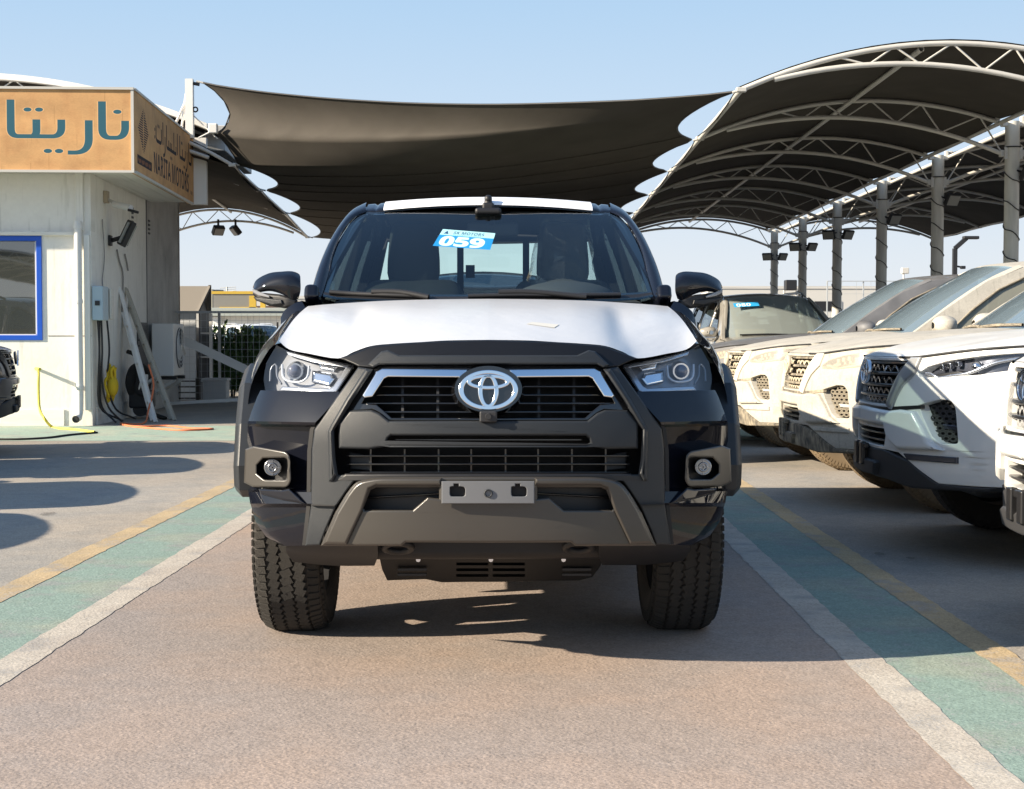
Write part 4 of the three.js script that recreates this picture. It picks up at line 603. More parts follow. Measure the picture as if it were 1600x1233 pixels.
  const outl = [[-5.98, 1.235], [-6.3, 1.43], [-6.62, 1.62], [-6.9, 1.715], [-7.3, 1.74], [-7.8, 1.735], [-8.1, 1.69], [-8.2, 1.235]], w1 = [[-6.25, 1.262], [-6.5, 1.45], [-6.72, 1.60], [-6.95, 1.67], [-7.10, 1.675], [-7.10, 1.262]], w2 = [[-7.20, 1.262], [-7.20, 1.675], [-7.6, 1.675], [-7.85, 1.60], [-7.98, 1.40], [-7.98, 1.262]];
  const sg = panel(outl, sideP, { holes: [w1, w2], th: .05, bevel: .006, L: .12 }); add(T, 'cab_side', [sg.clone(), mirror(sg)], M.paint);
  for (const s of [1, -1]) for (const [w, nm] of [[w1, 'front'], [w2, 'rear']]) { const g = panel(w, sideP, { dz: -.012, th: .001, bevel: 0, L: .2 }); add(T, 'side_window', s > 0 ? g : mirror(g), M.dusk); }
  for (const g of [pil.clone(), mirror(pil)]) add(T, 'windscreen_pillar', g, M.paint);
  // windscreen
  const wb = [[763, 471, -5.95], [700, 471.2, -5.955], [640, 471, -5.965], [580, 470, -5.99], [530, 467.5, -6.03], [502, 464, -6.06]].map((a) => P(...a)), wt = [[763, 329, -6.645], [700, 329.3, -6.648], [660, 330, -6.655], [620, 331, -6.67], [592, 332, -6.685], [568, 335, -6.70]].map((a) => P(...a));
  const wrow = [...Array(8)].map((_, j) => wb.map((b, i) => { const t = j / 7, p = b.clone().lerp(wt[i], t); const side = pm(-.02, 0); p.y += .018 * Math.sin(Math.PI * t); if (i === 5) { const q = along(pm(-.04, -.01), 3); const k = q[Math.round(t * (q.length - 1))]; p.x = lerp(p.x, k.x, 1); p.z = lerp(p.z, k.z, 1) ; p.y = lerp(p.y, k.y, 1); } return p; }));
  const ws = loft(wrow, 3, 3, 0), wscr = add(T, 'windscreen', both(ws), M.glass);
  { // black border, sticker
    const at = (u, v) => { const j = v * 7, i = Math.abs(u) * 5, j0 = Math.min(6, j | 0), i0 = Math.min(4, i | 0), a = wrow[j0][i0].clone().lerp(wrow[j0][i0 + 1], i - i0), b = wrow[j0 + 1][i0].clone().lerp(wrow[j0 + 1][i0 + 1], i - i0), p = a.lerp(b, j - j0); if (u > 0) p.x *= -1; return p; };
    const strip = (u0, v0, u1, v1, n, o) => loft([...Array(n + 1)].map((_, j) => [...Array(13)].map((_, i) => at(lerp(u0, u1, i / 12), lerp(v0, v1, j / n)).add(V(0, o, o)))), 1, 1, 0);
    add(wscr, 'black_border', [strip(-1, 0, 1, .07, 2, -.004), strip(-1, .975, 1, 1, 1, -.004), strip(-1, 0, -.955, 1, 10, -.004), strip(.955, 0, 1, 1, 10, -.004)], M.gloss);
    add(wscr, 'lower_cowl', strip(-.99, -.0, .99, .03, 1, .006), M.darkpl);
    const st = print(512, 256, (g) => { g.fillStyle = '#1f8fd6'; g.fillRect(0, 0, 512, 256); g.fillStyle = '#c8ecf2'; g.fillRect(0, 0, 512, 84); g.fillStyle = '#143a6b'; g.font = 'bold 58px sans-serif'; g.fillText('SK MOTORS', 120, 60, 300); g.font = 'bold 20px sans-serif'; for (let i = 0; i < 16; i++) g.fillRect(130 + i * 17, 68, 10, 7); g.beginPath(); g.moveTo(30, 66); g.lineTo(55, 18); g.lineTo(80, 66); g.fill(); g.fillStyle = '#f4fbff'; g.font = 'bold 190px sans-serif'; g.save(); g.translate(34, 236); g.scale(1.32, .98); g.fillText('059', 0, 0); g.strokeStyle = '#f4fbff'; g.lineWidth = 10; g.strokeText('059', 0, 0); g.restore(); });
    const q = [[676, 384], [766, 390.5], [774, 364.5], [692, 358]].map(([x, y]) => { let z = -6.45; for (let k = 0; k < 8; k++) { const p = P(x, y, z), u = p.x / .66, v = clamp((p.y - wb[0].y) / (wt[0].y - wb[0].y)); z = at(clamp(u, -.99, .99), v).z + .012; } return P(x, y, z); });
    const sg2 = new THREE.BufferGeometry(); sg2.setAttribute('position', new THREE.Float32BufferAttribute([q[0], q[1], q[2], q[0], q[2], q[3]].flatMap((p) => p.toArray()), 3)); sg2.setAttribute('uv', new THREE.Float32BufferAttribute([0, 0, 1, 0, 1, 1, 0, 0, 1, 1, 0, 1], 2)); sg2.computeVertexNormals();
    add(wscr, 'sticker', sg2, mat([1, 1, 1], { map: st, roughness: .5 }), 'blue and white stock sticker reading SK MOTORS 059');
    // wipers
    const wp = (pts, r) => tube(pts.map(([u, v, o]) => at(u, v).add(V(0, .012 + (o || 0), .012))), r, 7, 4);
    add(T, 'wiper', [wp([[-.92, .022], [-.75, .028], [-.5, .026], [-.3, .016]], .010), wp([[-.6, .034, .008], [-.45, .03, .01], [-.3, .0, .004]], .013)], M.black); add(T, 'wiper', [wp([[-.1, .018], [.15, .03], [.4, .028], [.7, .02]], .010), wp([[.05, .034, .008], [.2, .034, .01], [.5, .0, .004]], .013)], M.black);
  }
  for (const s of [1, -1]) { const g = put(spin(box(.06, .07, .18, 0, 0, 0, .02), -.5), -.715, 1.245, -5.98); add(T, 'pillar_foot', s > 0 ? g : mirror(g), M.paint); }
  // interior
  add(T, 'dashboard', loft([[-.64, 0], [-.4, .01], [0, .01], [.4, .03], [.64, 0]].map(([x, dy]) => [V(x, 1.235, -6.0), V(x, 1.255 + dy, -6.25), V(x, 1.255 + dy, -6.48), V(x, 1.12, -6.58), V(x, .8, -6.56)]), 3, 3, 0), M.trim); add(T, 'cabin_floor', [box(1.5, .04, 2.3, 0, .55, -7.0), box(1.46, .7, .04, 0, .9, -8.16)], M.trim);
  add(T, 'instrument_hood', put(clean(new THREE.SphereGeometry(.22, 24, 12, 0, 6.3, 0, 1.57)).scale(1.1, .42, .8), .34, 1.255, -6.42), M.trim);
  const swc = V(.35, 1.19, -6.72); add(T, 'steering_wheel', [put(spin(clean(new THREE.TorusGeometry(.185, .017, 10, 36)), -.45), ...swc.toArray()), put(spin(box(.16, .12, .05, 0, 0, 0, .02), -.45), ...swc.toArray()), put(spin(box(.34, .03, .02, 0, 0, 0, .01), -.45), ...swc.toArray())], M.trim);
  const seat = (x, wrap) => { const back = loft([[-.27, -.20], [-.25, -.08], [-.13, -.03], [0, -.045], [.13, -.03], [.25, -.08], [.27, -.20]].map(([dx, dz]) => [V(x + dx * .95, .85, -6.98 + dz * .6 + .1), V(x + dx, 1.1, -7.06 + dz * .6 + .1), V(x + dx * .94, 1.29, -7.15 + dz * .6 + .1), V(x + dx * .78, 1.375, -7.22 + dz * .5 + .08), V(x + dx * .5, 1.39, -7.28 + dz * .2)]), 3, 3, 0); const g = add(T, 'seat', [back, put(box(.54, .16, .52, x, .80, -6.85, .06), 0, 0, 0), box(.5, .5, .1, x, 1.10, -7.30, .05)], M.seat); add(g, 'headrest', loft([[1.36, .11, .05], [1.42, .128, .06], [1.55, .122, .06], [1.65, .108, .05], [1.675, .08, .02]].map(([y, w, d]) => [...Array(13)].map((_, i) => { const a = i / 12 * 6.2832; return V(x + Math.cos(a) * w * 1.02, y, -7.24 + Math.sin(a) * d - (y - 1.36) * .12); })), 2, 1, 0), M.seat);
    if (wrap) { const rs = [...Array(9)].map((_, j) => [...Array(17)].map((_, i) => { const a = i / 16 * 6.2832, y = lerp(1.2, 1.70, j / 8), k = y > 1.42 ? lerp(.155, .125, (y - 1.42) / .28) : lerp(.27, .165, (y - 1.18) / .24); return V(x + Math.cos(a) * k * R(.92, 1.1), y + R(-.02, .02), -7.2 + Math.sin(a) * .17 * R(.85, 1.1)); })); rs.forEach((r) => { r[16] = r[0].clone(); }); add(g, 'plastic_cover', loft(rs, 2, 1, .3), M.plastic, 'crinkled clear plastic cover'); } };
  seat(-.37, false); seat(.37, true);
  add(T, 'rear_bench', [box(1.28, .5, .14, 0, 1.02, -8.02, .05), ...[-.38, .38].map((x) => box(.25, .13, .09, x, 1.34, -8.04, .04))], M.seat);
  const bw = panel([[-.74, .95], [.74, .95], [.74, 1.3], [.60, 1.72], [-.60, 1.72], [-.74, 1.3]], (x, y, o) => V(x, y, -8.13 + o), { holes: [[[-.64, 1.26], [.64, 1.26], [.56, 1.64], [-.56, 1.64]]], th: .05, bevel: .004, L: .3 }); add(T, 'cab_back', bw, M.trim); const rw = add(T, 'rear_window', panel([[-.64, 1.26], [.64, 1.26], [.56, 1.64], [-.56, 1.64]], (x, y, o) => V(x, y, -8.145 + o), { th: .001, bevel: 0, L: .4 }), M.tint); add(rw, 'window_divider', [-.155, .21].map((x) => box(.036, .4, .03, x, 1.44, -8.12)), M.trim); add(rw, 'window_latch', box(.05, .07, .03, -.10, 1.47, -8.10), M.trim);
  add(T, 'rear_view_mirror', [box(.24, .07, .04, .02, 1.60, -6.78, .018), rod(V(.02, 1.62, -6.77), V(.02, 1.675, -6.72), .012)], M.trim);
  add(T, 'headliner', loft([[-.52], [0], [.52]].map(([x]) => [V(x, 1.665, -6.72), V(x, 1.71, -7.0), V(x, 1.715, -7.6), V(x, 1.68, -8.1)]), 2, 2, 0), M.trim);
  // ---- door mirrors
  const mz = (px, py, o) => P(px, py, -6.12 + o - .0022 * Math.max(0, 450 - px) ** 1.15 * .3);
  const shell = loft([[0, 0], [.35, .045], [.7, .052], [1, .03]].map(([t, lift], k) => [[[395, 449], [401, 437], [420, 427], [440, 424.3], [457, 424], [468, 429]], [[397, 452], [408, 444], [424, 437], [442, 434], [457, 434], [469.5, 440]], [[402, 454], [418, 449], [434, 449], [449, 450], [460, 452], [469.5, 455]], [[405, 457], [422, 455], [438, 459], [452, 466], [459, 468.5], [466, 467]]][k].map(([x, y]) => mz(x, y, lift))), 4, 4, .9);
  const mback = loft([[-.10, .6], [-.12, .2]].map(([o, t]) => [[395, 449], [401, 437], [420, 427], [440, 424.3], [457, 424], [468, 429]].map(([x, y]) => mz(x, lerp(y, 455, t === .2 ? .0 : .8), o + .1 * 0))), 1, 3, .9);
  const low = panel([[395, 452], [405, 457], [438, 460], [465, 468, 3], [465, 480], [445, 482], [420, 478], [402, 470], [395, 460]], (x, y, o) => mz(x, y, o), { k: 380, dz: .035, th: .11, bevel: .014, L: 10 });
  const ind = panel([[394.5, 451], [406, 456], [421, 462], [421, 465.5], [404, 462], [395, 457]], (x, y, o) => mz(x, y, o), { k: 380, dz: .05, th: .02, bevel: .004, L: 8 });
  const arm = panel([[396, 464], [440, 468.5], [442, 475], [425, 477], [400, 470]], (x, y, o) => mz(x, y, o), { k: 380, dz: .046, th: .03, bevel: .006, L: 10 }), arm2 = panel([[443, 470], [490, 472], [492, 483], [470, 482], [443, 477]], (x, y, o) => P(x, y, -6.12 + o), { k: 380, dz: .02, th: .08, bevel: .012, L: 10 });
  const mcap = loft([0, .5, 1].map((t) => [[395, 449], [401, 437], [420, 427], [440, 424.3], [457, 424], [468, 429], [469.5, 440], [469.5, 455], [466, 467]].map(([x, y]) => mz(lerp(x, 436, t * .25), lerp(y, 450, t * .25), -.12 * t))), 1, 3, .9);
  for (const s of [1, -1]) { const m = (g) => s > 0 ? g.clone() : mirror(g), mm = add(T, 'door_mirror', m(merge(shell, mcap)), M.paint, s > 0 ? 'sunlit black door mirror' : 'shaded black door mirror'); add(mm, 'mirror_base', m(merge(low)), M.darkpl); add(mm, 'indicator', m(ind), phys([.35, .35, .36], { roughness: .12, metalness: .5 })); add(mm, 'mirror_arm', m(merge(arm, arm2)), s > 0 ? M.greypl : M.darkpl); }  // sun and shade put into the arm colour: lighter left, darker right
  // ---- underside
  const U = add(T, 'skid_plate', panel([[590, 858], [945, 858], [938, 885], [925, 902], [905, 907], [690, 910], [665, 905], [605, 907], [597, 890]], (x, y, o) => P(x, y, -4.92 - (y - 858) * .006 + o), { k: 470, L: 20, th: .03, bevel: .001, holes: [...[0, 1].flatMap((c) => [0, 1, 2].map((r) => { const x = 713 + c * 57, y = 879 + r * 9; return [[x, y], [x + 50, y], [x + 50, y + 4.5], [x, y + 4.5]]; }))] }), mat([.011, .011, .012], { roughness: .7 }), 'black skid plate with vent slots under the bumper');
  add(U, 'slot_back', panel([[705, 872], [828, 872], [828, 904], [705, 904]], (x, y, o) => P(x, y, -4.97 - (y - 858) * .006 + o), { k: 470, th: .01, bevel: 0, L: 60 }), M.deep);  // dark panel added so no light shows through the slots
  add(U, 'bolt', [[654, 873], [767, 873], [880, 873]].map(([x, y]) => { const p = P(x, y, -4.995); return put(clean(new THREE.CylinderGeometry(.008, .008, .012, 8).rotateX(Math.PI / 2)), p.x, p.y, p.z + .02); }), M.chrome); add(U, 'skid_rib', [[622, 888], [622, 896], [878, 888], [878, 896]].map(([x, y]) => { const a = P(x, y, -5.1), b = P(x + 45, y, -5.1); return bar(a.add(V(0, 0, .02)), b.add(V(0, 0, .02)), .02, .008); }), M.darkpl);
  add(T, 'crossmember', [box(1.1, .12, .16, 0, .40, -4.98, .03), box(.10, .16, 3.9, -.42, .47, -7.0, .02), box(.10, .16, 3.9, .42, .47, -7.0, .02), box(.5, .14, .9, 0, .36, -5.6, .05), rod(V(-.6, .38, AX), V(.6, .38, AX), .045), rod(V(-.6, .38, AR), V(.6, .38, AR), .055), put(clean(new THREE.SphereGeometry(.14, 20, 14)), .1, .36, AR), box(.3, .2, 1.2, -.1, .42, -6.6, .06), ...[-1, 1].flatMap((s) => [rod(V(s * .3, .42, -5.35), V(s * .6, .34, AX + .05), .035), rod(V(s * .5, .45, AX - .12), V(s * .55, .9, AX - .12), .04)])], M.darkpl);
  { const bu = loft([[[448, 851, -4.86], [500, 852, -4.80], [590, 853, -4.74]], [[447, 862, -4.90], [500, 868, -4.86], [590, 870, -4.82]], [[458, 878, -5.0], [520, 884, -4.98], [585, 884, -4.95]]].map((r) => r.map((a) => P(...a))), 3, 3, .6); for (const g of [bu.clone(), mirror(bu)]) add(T, 'bumper_underside', g, M.darkpl); }
  add(T, 'added_shadow_tray', box(1.04, .03, 2.3, 0, .375, -6.2, .01), M.darkpl);  // unseen plate added to make the shadow under the truck solid
  for (const s of [-1, 1]) add(T, 'tow_hook', put(clean(new THREE.TorusGeometry(.045, .013, 8, 20)).rotateX(1.1), s * .30, .40, -4.80), M.darkpl);
}
// ---------------------------------------------------------------- sport utility vehicles
const dustTex = tex(512, (u, v, i, j) => { const n = fbm(u, v, 6, 5, 17), f = fbm(u, v, 110, 2, 29), s = fbm(u, v * .25, 40, 3, 53), k = .94 + (n - .5) * .3 + (f - .5) * .22 - clamp((s - .6) * 5) * .16 - (hash(i, j, 8) > .985 ? .2 : 0); return [.44 * k, .415 * k, .36 * k]; }, { srgb: true, rep: 1.2 });
const dustDark = tex(512, (u, v, i, j) => { const n = fbm(u, v, 8, 5, 57), s = fbm(u, v * .2, 60, 3, 83), k = clamp((n - .35) * 2.2) * .7 + clamp((s - .45) * 3) * .5 + hash(i, j, 2) * .15; return [lerp(.06, .36, k), lerp(.056, .31, k), lerp(.05, .225, k)]; }, { srgb: true, rep: 1.5 });
const bareTex = tex(256, (u, v) => { const k = .97 + (fbm(u, v, 6, 4, 27) - .5) * .12; return [.73 * k, .727 * k, .705 * k]; }, { srgb: true });
const S = { // the materials of the first one; others swap them
  paint: phys([1, 1, 1], { map: bareTex, roughness: .34, clearcoat: .3, clearcoatRoughness: .06 }), black: phys([.012, .012, .013], { roughness: .35, clearcoat: .4 }), plastic: mat([.03, .03, .032], { roughness: .6 }), chrome: mat([.62, .63, .65], { metalness: .9, roughness: .2 }),
  frame: mat([.50, .51, .52], { metalness: .6, roughness: .28 }), glass: phys([.62, .74, .76], { roughness: 0, transmission: 1, thickness: 0, ior: 1.9 }), side: phys([.32, .38, .38], { roughness: 0, transmission: 1, thickness: 0, ior: 1.6 }), lamp: mat([.075, .08, .10], { roughness: .2, metalness: .5 }), lens: M.lens.clone(),
  tyre: mat([.034, .031, .028], { roughness: .9 }), rim: mat([.2, .2, .21], { metalness: .7, roughness: .35 }), cloth: mat([.022, .021, .02], { roughness: .9 }), emblem: mat([.7, .71, .74], { metalness: 1, roughness: .15 }), badge: phys([.01, .012, .02], { roughness: .2 }), seam: mat([.02, .02, .02]), void: mat([.012, .012, .012], { roughness: .9 }),
};
function makeSUV(label, group) {
  const T = thing('sport_utility_vehicle', label, 'car', [0, 0, 0], 0, group), NZ = 2.4;
  const dep = (l, y) => .30 * Math.pow(Math.min(1, Math.abs(l)) / .8, 2.5) + .16 * Math.pow(clamp((Math.abs(l) - .79) / .13), 2.4) + (y > .75 ? .5 * (y - .75) ** 2 : y > .5 ? 0 : .8 * (.5 - y) ** 2);
  const F = (l, y, o) => V(l, y, NZ - dep(l, y) + o), pan = (p, o) => panel(p, F, { L: .05, ...o });
  const pair = (name, p, m, o) => { const g = pan(p, o); return [part(T, name, g.clone(), m), part(T, name, mirror(g), m)]; };
  const sh = (p) => p.map(([l, y, r]) => [l - .055, y, ...(r ? [r] : [])]);
  const grille = sym([[0, .985], [.475, .985], [.415, .925], [.37, .85], [.325, .765], [0, .762]]);
  const head = [[.535, .926], [.58, .958], [.68, .989], [.83, 1.016], [.902, 1.030], [.902, .955], [.82, .925], [.645, .905], [.545, .909]];
  const fog = sh([[.614, .77], [.724, .803], [.773, .801, .02], [.794, .769, .02], [.808, .595, .015], [.727, .59, .02], [.688, .624], [.64, .712]]);
  const intake = sym([[0, .64], [.31, .64], [.285, .552], [0, .552]]);
  part(T, 'bumper', pan(sym([[0, 1.003], [.50, 1.004], [.73, 1.040], [.921, 1.070], [.921, .40], [.66, .397], [.50, .492], [.42, .53], [.30, .535], [0, .535]]), { holes: [grille, head, flipX(head), fog, flipX(fog), intake], th: .07, bevel: .004, L: .035 }), S.paint);
  part(T, 'bumper_step', both(pan([[0, .745], [.37, .735], [.46, .745], [.55, .74], [.60, .67], [.64, .60], [.70, .56], [.45, .548], [.36, .60], [.33, .66], [0, .665]], { dz: .035, th: .05, bevel: .018 })), S.paint, 'stepped face of the bumper');
  part(T, 'bumper_gap', both(pan([[0, .755], [.33, .752], [.58, .772], [.58, .755], [.40, .735], [0, .74]], { dz: .006, th: .02, bevel: .002 })), S.black);
  part(T, 'grille_backing', pan(sym([[0, 1.0], [.50, 1.0], [.34, .74], [0, .74]]), { dz: -.075, th: .02, bevel: 0, L: .1 }), S.void);
  const zig = (y, h, n, w) => [...Array(n)].flatMap((_, i) => { const a = -w + 2 * w * i / n, s = 2 * w / n; return [bar(F(a, y, -.045), F(a + s * .3, y + h, -.045), .012, .012), bar(F(a + s * .3, y + h, -.045), F(a + s * .6, y + h, -.045), .012, .012), bar(F(a + s * .6, y + h, -.045), F(a + s, y, -.045), .012, .012)]; });
  const gr = part(T, 'grille', [[.967, .465], [.912, .40], [.852, .365], [.797, .335]].map(([y, w]) => pan([[-w, y], [w, y], [w, y + .016], [-w, y + .016]], { dz: -.008, th: .05, bevel: .005 })), S.black); part(gr, 'grille_mesh', [...zig(.93, .025, 9, .41), ...zig(.87, .025, 8, .37), ...zig(.815, .022, 8, .335), ...zig(.77, .018, 8, .31)], S.chrome);
  pair('grille_frame', [[.478, 1.004], [.545, 1.006], [.525, .925], [.455, .865], [.415, .81], [.375, .742], [.352, .745], [.325, .765], [.37, .85], [.415, .925]], S.frame, { dz: .018, th: .04, bevel: .008 });
  emblemParts(T, 'emblem', .085, .062, S.emblem, S.badge, (g) => put(g.rotateX(-.1), 0, .925, NZ - .002));
  for (const s of [1, -1]) { const m = (g) => s > 0 ? g : mirror(g), h = part(T, 'headlight', m(pan(head.map(([l, y]) => [l, y]), { dz: -.06, th: .02, bevel: 0 })), S.lamp);
    part(h, 'running_light', m(merge(tube([[.56, .925], [.60, .922], [.625, .905], [.70, .918], [.76, .93], [.84, .98], [.898, 1.012]].map(([l, y]) => F(l, y, -.02)), .009, 7, 3))), S.chrome); part(h, 'projector', m(merge([.63, .665, .70].map((l, i) => put(spin(box(.026, .028, .03, 0, 0, 0, .006), 0, .5), ...F(l, .957 + i * .008, -.035).toArray())), put(clean(new THREE.SphereGeometry(.026, 14, 10)), ...F(.775, .962, -.04).toArray()))), S.emblem);
    part(h, 'lamp_mask', m(pan([[.55, .912], [.64, .907], [.76, .93], [.70, .942], [.63, .93]], { dz: -.035, th: .03, bevel: .006 })), S.black); part(h, 'lens', m(pan(head, { dz: .004, th: .001, bevel: 0 })), S.lens);
    const f = part(T, 'fog_grille', m(merge(pan(fog, { dz: -.05, th: .02, bevel: 0 }))), S.void); const mesh = []; for (let r = 0; r < 8; r++) for (let c = 0; c < 6; c++) { const l = .575 + c * .032 + (r % 2) * .016, y = .615 + r * .024; if (l < .58 + (.77 - y) * .32 || l > .74 || (y > .76 && l < .63)) continue; const p = [...Array(6)].map((_, k) => F(l + Math.cos(k * 1.047) * .015, y + Math.sin(k * 1.047) * .012, -.035)); for (let k = 0; k < 6; k++) mesh.push(bar(p[k], p[(k + 1) % 6], .004, .008)); } part(f, 'mesh', m(merge(mesh)), S.plastic, '', 'stuff'); part(f, 'fog_lamp', m(pan([[.66, .685], [.74, .68], [.74, .66], [.67, .662]], { dz: -.02, th: .03, bevel: .006 })), S.lamp);
    part(T, 'lamp_strip', m(pan([[.475, .530], [.758, .532], [.758, .502], [.50, .50]], { dz: .014, th: .04, bevel: .006 })), S.lamp); }
  part(T, 'intake_back', pan(intake, { dz: -.06, th: .02, bevel: 0 }), S.void); part(T, 'intake', [...[.575, .61].map((y) => pan([[-.29, y], [.29, y], [.29, y + .01], [-.29, y + .01]], { dz: -.01, th: .04, bevel: .003 }))], S.black);
  part(T, 'lower_bumper', pan(sym([[0, .537], [.27, .537], [.33, .53], [.49, .497], [.655, .397], [.86, .395], [.84, .375], [.5, .36], [.3, .385], [0, .39]]), { dz: .006, th: .08, bevel: .01 }), S.plastic, 'black lower bumper');
  part(T, 'skid_guard', pan(sym([[0, .475], [.22, .475], [.25, .465], [.21, .40], [0, .395]]), { dz: .034, th: .05, bevel: .012 }), S.plastic); part(T, 'plate_bracket', [box(.05, .12, .03, .05, .5, NZ + .03, .008), box(.05, .12, .03, -.06, .5, NZ + .03, .008), box(.2, .03, .03, 0, .54, NZ + .02, .008)], S.black);
  // bonnet
  const bf = [[0, 1.006], [.2, 1.006], [.38, 1.007], [.50, 1.008], [.62, 1.022], [.73, 1.038], [.83, 1.052], [.905, 1.066]].map(([l, y]) => F(l, y, -.006)), bb = [[0, 1.175, 1.10], [.2, 1.175, 1.095], [.38, 1.172, 1.08], [.5, 1.168, 1.06], [.62, 1.16, 1.02], [.72, 1.15, .97], [.80, 1.135, .92], [.862, 1.11, .88]].map((a) => V(...a));
  part(T, 'bonnet', both(loft([...Array(7)].map((_, j) => bf.map((a, i) => { const v = (j / 6) ** 1.7, p = a.clone().lerp(bb[i], v); p.y += .075 * (Math.sqrt(v) - v) * (i < 6 ? 1 : .4) + .5 * Math.sin(Math.PI * v) * (i < 4 ? .045 : [.052, .05, .035, .012][i - 4]); return p; })), 3, 3, .4)), S.paint);
  { const gap = tube(bf.slice(2).map((p) => p.clone().add(V(0, -.004, .012))), .006, 5, 3); part(T, 'bonnet_gap', gap.clone(), S.seam); part(T, 'bonnet_gap', mirror(gap), S.seam); }
  // sides
  const AX = 1.47, AR = -1.28, w = (z) => z > 1.5 ? lerp(.925, .920, clamp((z - 1.5) / .35)) : z < -1.9 ? lerp(.925, .82, clamp((-1.9 - z) / .5) ** 2) : .925;
  const sec = (z) => { const yb = archY(z, AR, .455, .41, archY(z, AX, .455, .41, z > 1.9 ? .40 : .34)), top = z > .9 ? lerp(1.11, 1.066, clamp((z - .9) / .95)) : 1.125, xt = z > .9 ? lerp(.862, .900, clamp((z - .9) / .95)) - .004 : .855, W = Math.max(w(z), xt + .004); return [[W - .05, yb], [W - .004, Math.max(yb + .015, .5)], [W, Math.max(yb + .03, .72)], [W - .008, Math.max(yb + .05, .92)], [lerp(W, xt, .35), top - .065], [lerp(W, xt, .75), top - .015], [xt, top]]; };
  const sk = skin(zsFor(1.85, -2.38, .14, [[AX, .455], [AR, .455]]), sec); part(T, 'body', [sk, mirror(sk), box(1.7, .08, 3.9, 0, .42, -.3), box(1.68, .75, .05, 0, .78, -2.36, .02)], S.paint); part(T, 'rear_bumper', box(1.75, .3, .16, 0, .52, -2.42, .06), S.plastic);
  for (const s of [1, -1]) { const ar = (r, z0) => [...Array(17)].map((_, i) => { const a = Math.PI * i / 16; return [z0 + r * Math.cos(a), .41 + r * Math.sin(a)]; }); for (const z0 of [AX, AR]) { part(T, 'wheel_housing', [loft([.5, .90].map((x) => ar(.462, z0).map(([z, y]) => V(s * x, y, z))), 1, 1), panel(ar(.47, z0), (z, y, o) => V(s * (.5 + o), y, z), { th: .02, bevel: 0, L: .3 })], S.black); }
    wheel(T, s * .775, .385, AX, .388, .262, s, S.tyre); wheel(T, s * .775, .385, AR, .388, .262, s, S.tyre);
    part(T, 'side_step', box(.14, .05, 1.6, s * .9, .37, .1, .02), S.plastic); part(T, 'door_gap', [.72, -.2, -1.1].map((z) => box(.004, .66, .008, s * .923, .8, z)), S.black); part(T, 'door_handle', [-.05, -.98].map((z) => box(.03, .035, .22, s * .93, .98, z, .014)), S.chrome); }
  // greenhouse
  const railX = (y) => lerp(.858, .64, Math.pow(clamp((y - 1.12) / .62), 1.2)), sp = (z, y, o) => V(railX(y) + o, y, z);
  const ol = [[1.02, 1.12], [.68, 1.36], [.30, 1.60], [-.05, 1.725], [-.6, 1.775], [-1.6, 1.755], [-2.12, 1.66], [-2.36, 1.2], [-2.36, 1.12]], W = [[[.66, 1.165], [.44, 1.36], [.12, 1.57], [-.15, 1.64], [-.15, 1.165]], [[-.25, 1.165], [-.25, 1.65], [-.6, 1.68], [-1.1, 1.67], [-1.1, 1.18]], [[-1.22, 1.2], [-1.22, 1.665], [-1.65, 1.65], [-2.0, 1.56], [-1.95, 1.3]]];
  part(T, 'cabin_frame', both(panel(ol, sp, { holes: W, th: .05, bevel: .006, L: .12 })), S.paint); for (const h of W) { const g = panel(h, sp, { dz: -.01, th: .001, bevel: 0, L: .25 }); part(T, 'side_window', g.clone(), S.side); part(T, 'side_window', mirror(g), S.side); const t = tube(h.map(([z, y]) => sp(z, y, .004)), .010, 5, 2, true); part(T, 'window_trim', t.clone(), S.black); part(T, 'window_trim', mirror(t), S.black); }
  const wb = [[0, 1.165, 1.10], [.3, 1.165, 1.08], [.55, 1.16, 1.02], [.72, 1.15, .93], [.83, 1.13, .82]], wt = [[0, 1.745, .17], [.25, 1.743, .155], [.45, 1.735, .11], [.56, 1.72, .05], [.63, 1.70, -.03]];
  part(T, 'windscreen', both(loft([...Array(6)].map((_, j) => wb.map((a, i) => { const t = j / 5, p = V(...a).lerp(V(...wt[i]), t); p.y += .02 * Math.sin(Math.PI * t); p.z += .015 * Math.sin(Math.PI * t); if (i === 4) { p.x = railX(p.y) - .015; } return p; })), 3, 3, 0)), S.glass);
  const ap = loft([.0, .5, 1].map((k) => [[.86, 1.13], [.68, 1.30], [.42, 1.48], [.18, 1.62], [-.04, 1.715]].map(([z, y]) => { const x = railX(y) - .07 * (1 - k); return V(x, y + .02 * Math.sin(k * Math.PI), z + .03 * (1 - k) + .03 + .07 * (1 - k) * .3); })), 2, 3, .9); part(T, 'windscreen_pillar', ap.clone(), S.paint); part(T, 'windscreen_pillar', mirror(ap), S.paint);
  part(T, 'roof', both(loft([[1.742, .18], [1.765, .10], [1.795, -.2], [1.812, -.7], [1.805, -1.5], [1.77, -2.05], [1.70, -2.2], [1.64, -2.23]].map(([y, z]) => [0, .2, .4, .54, .61, .66].map((x) => V(x, y - .05 * (x / .62) ** 2 - (x > .62 ? .03 : 0), z - (z > -1 ? .14 * (x / .62) ** 2 : 0)))), 3, 2, .5)), S.paint);
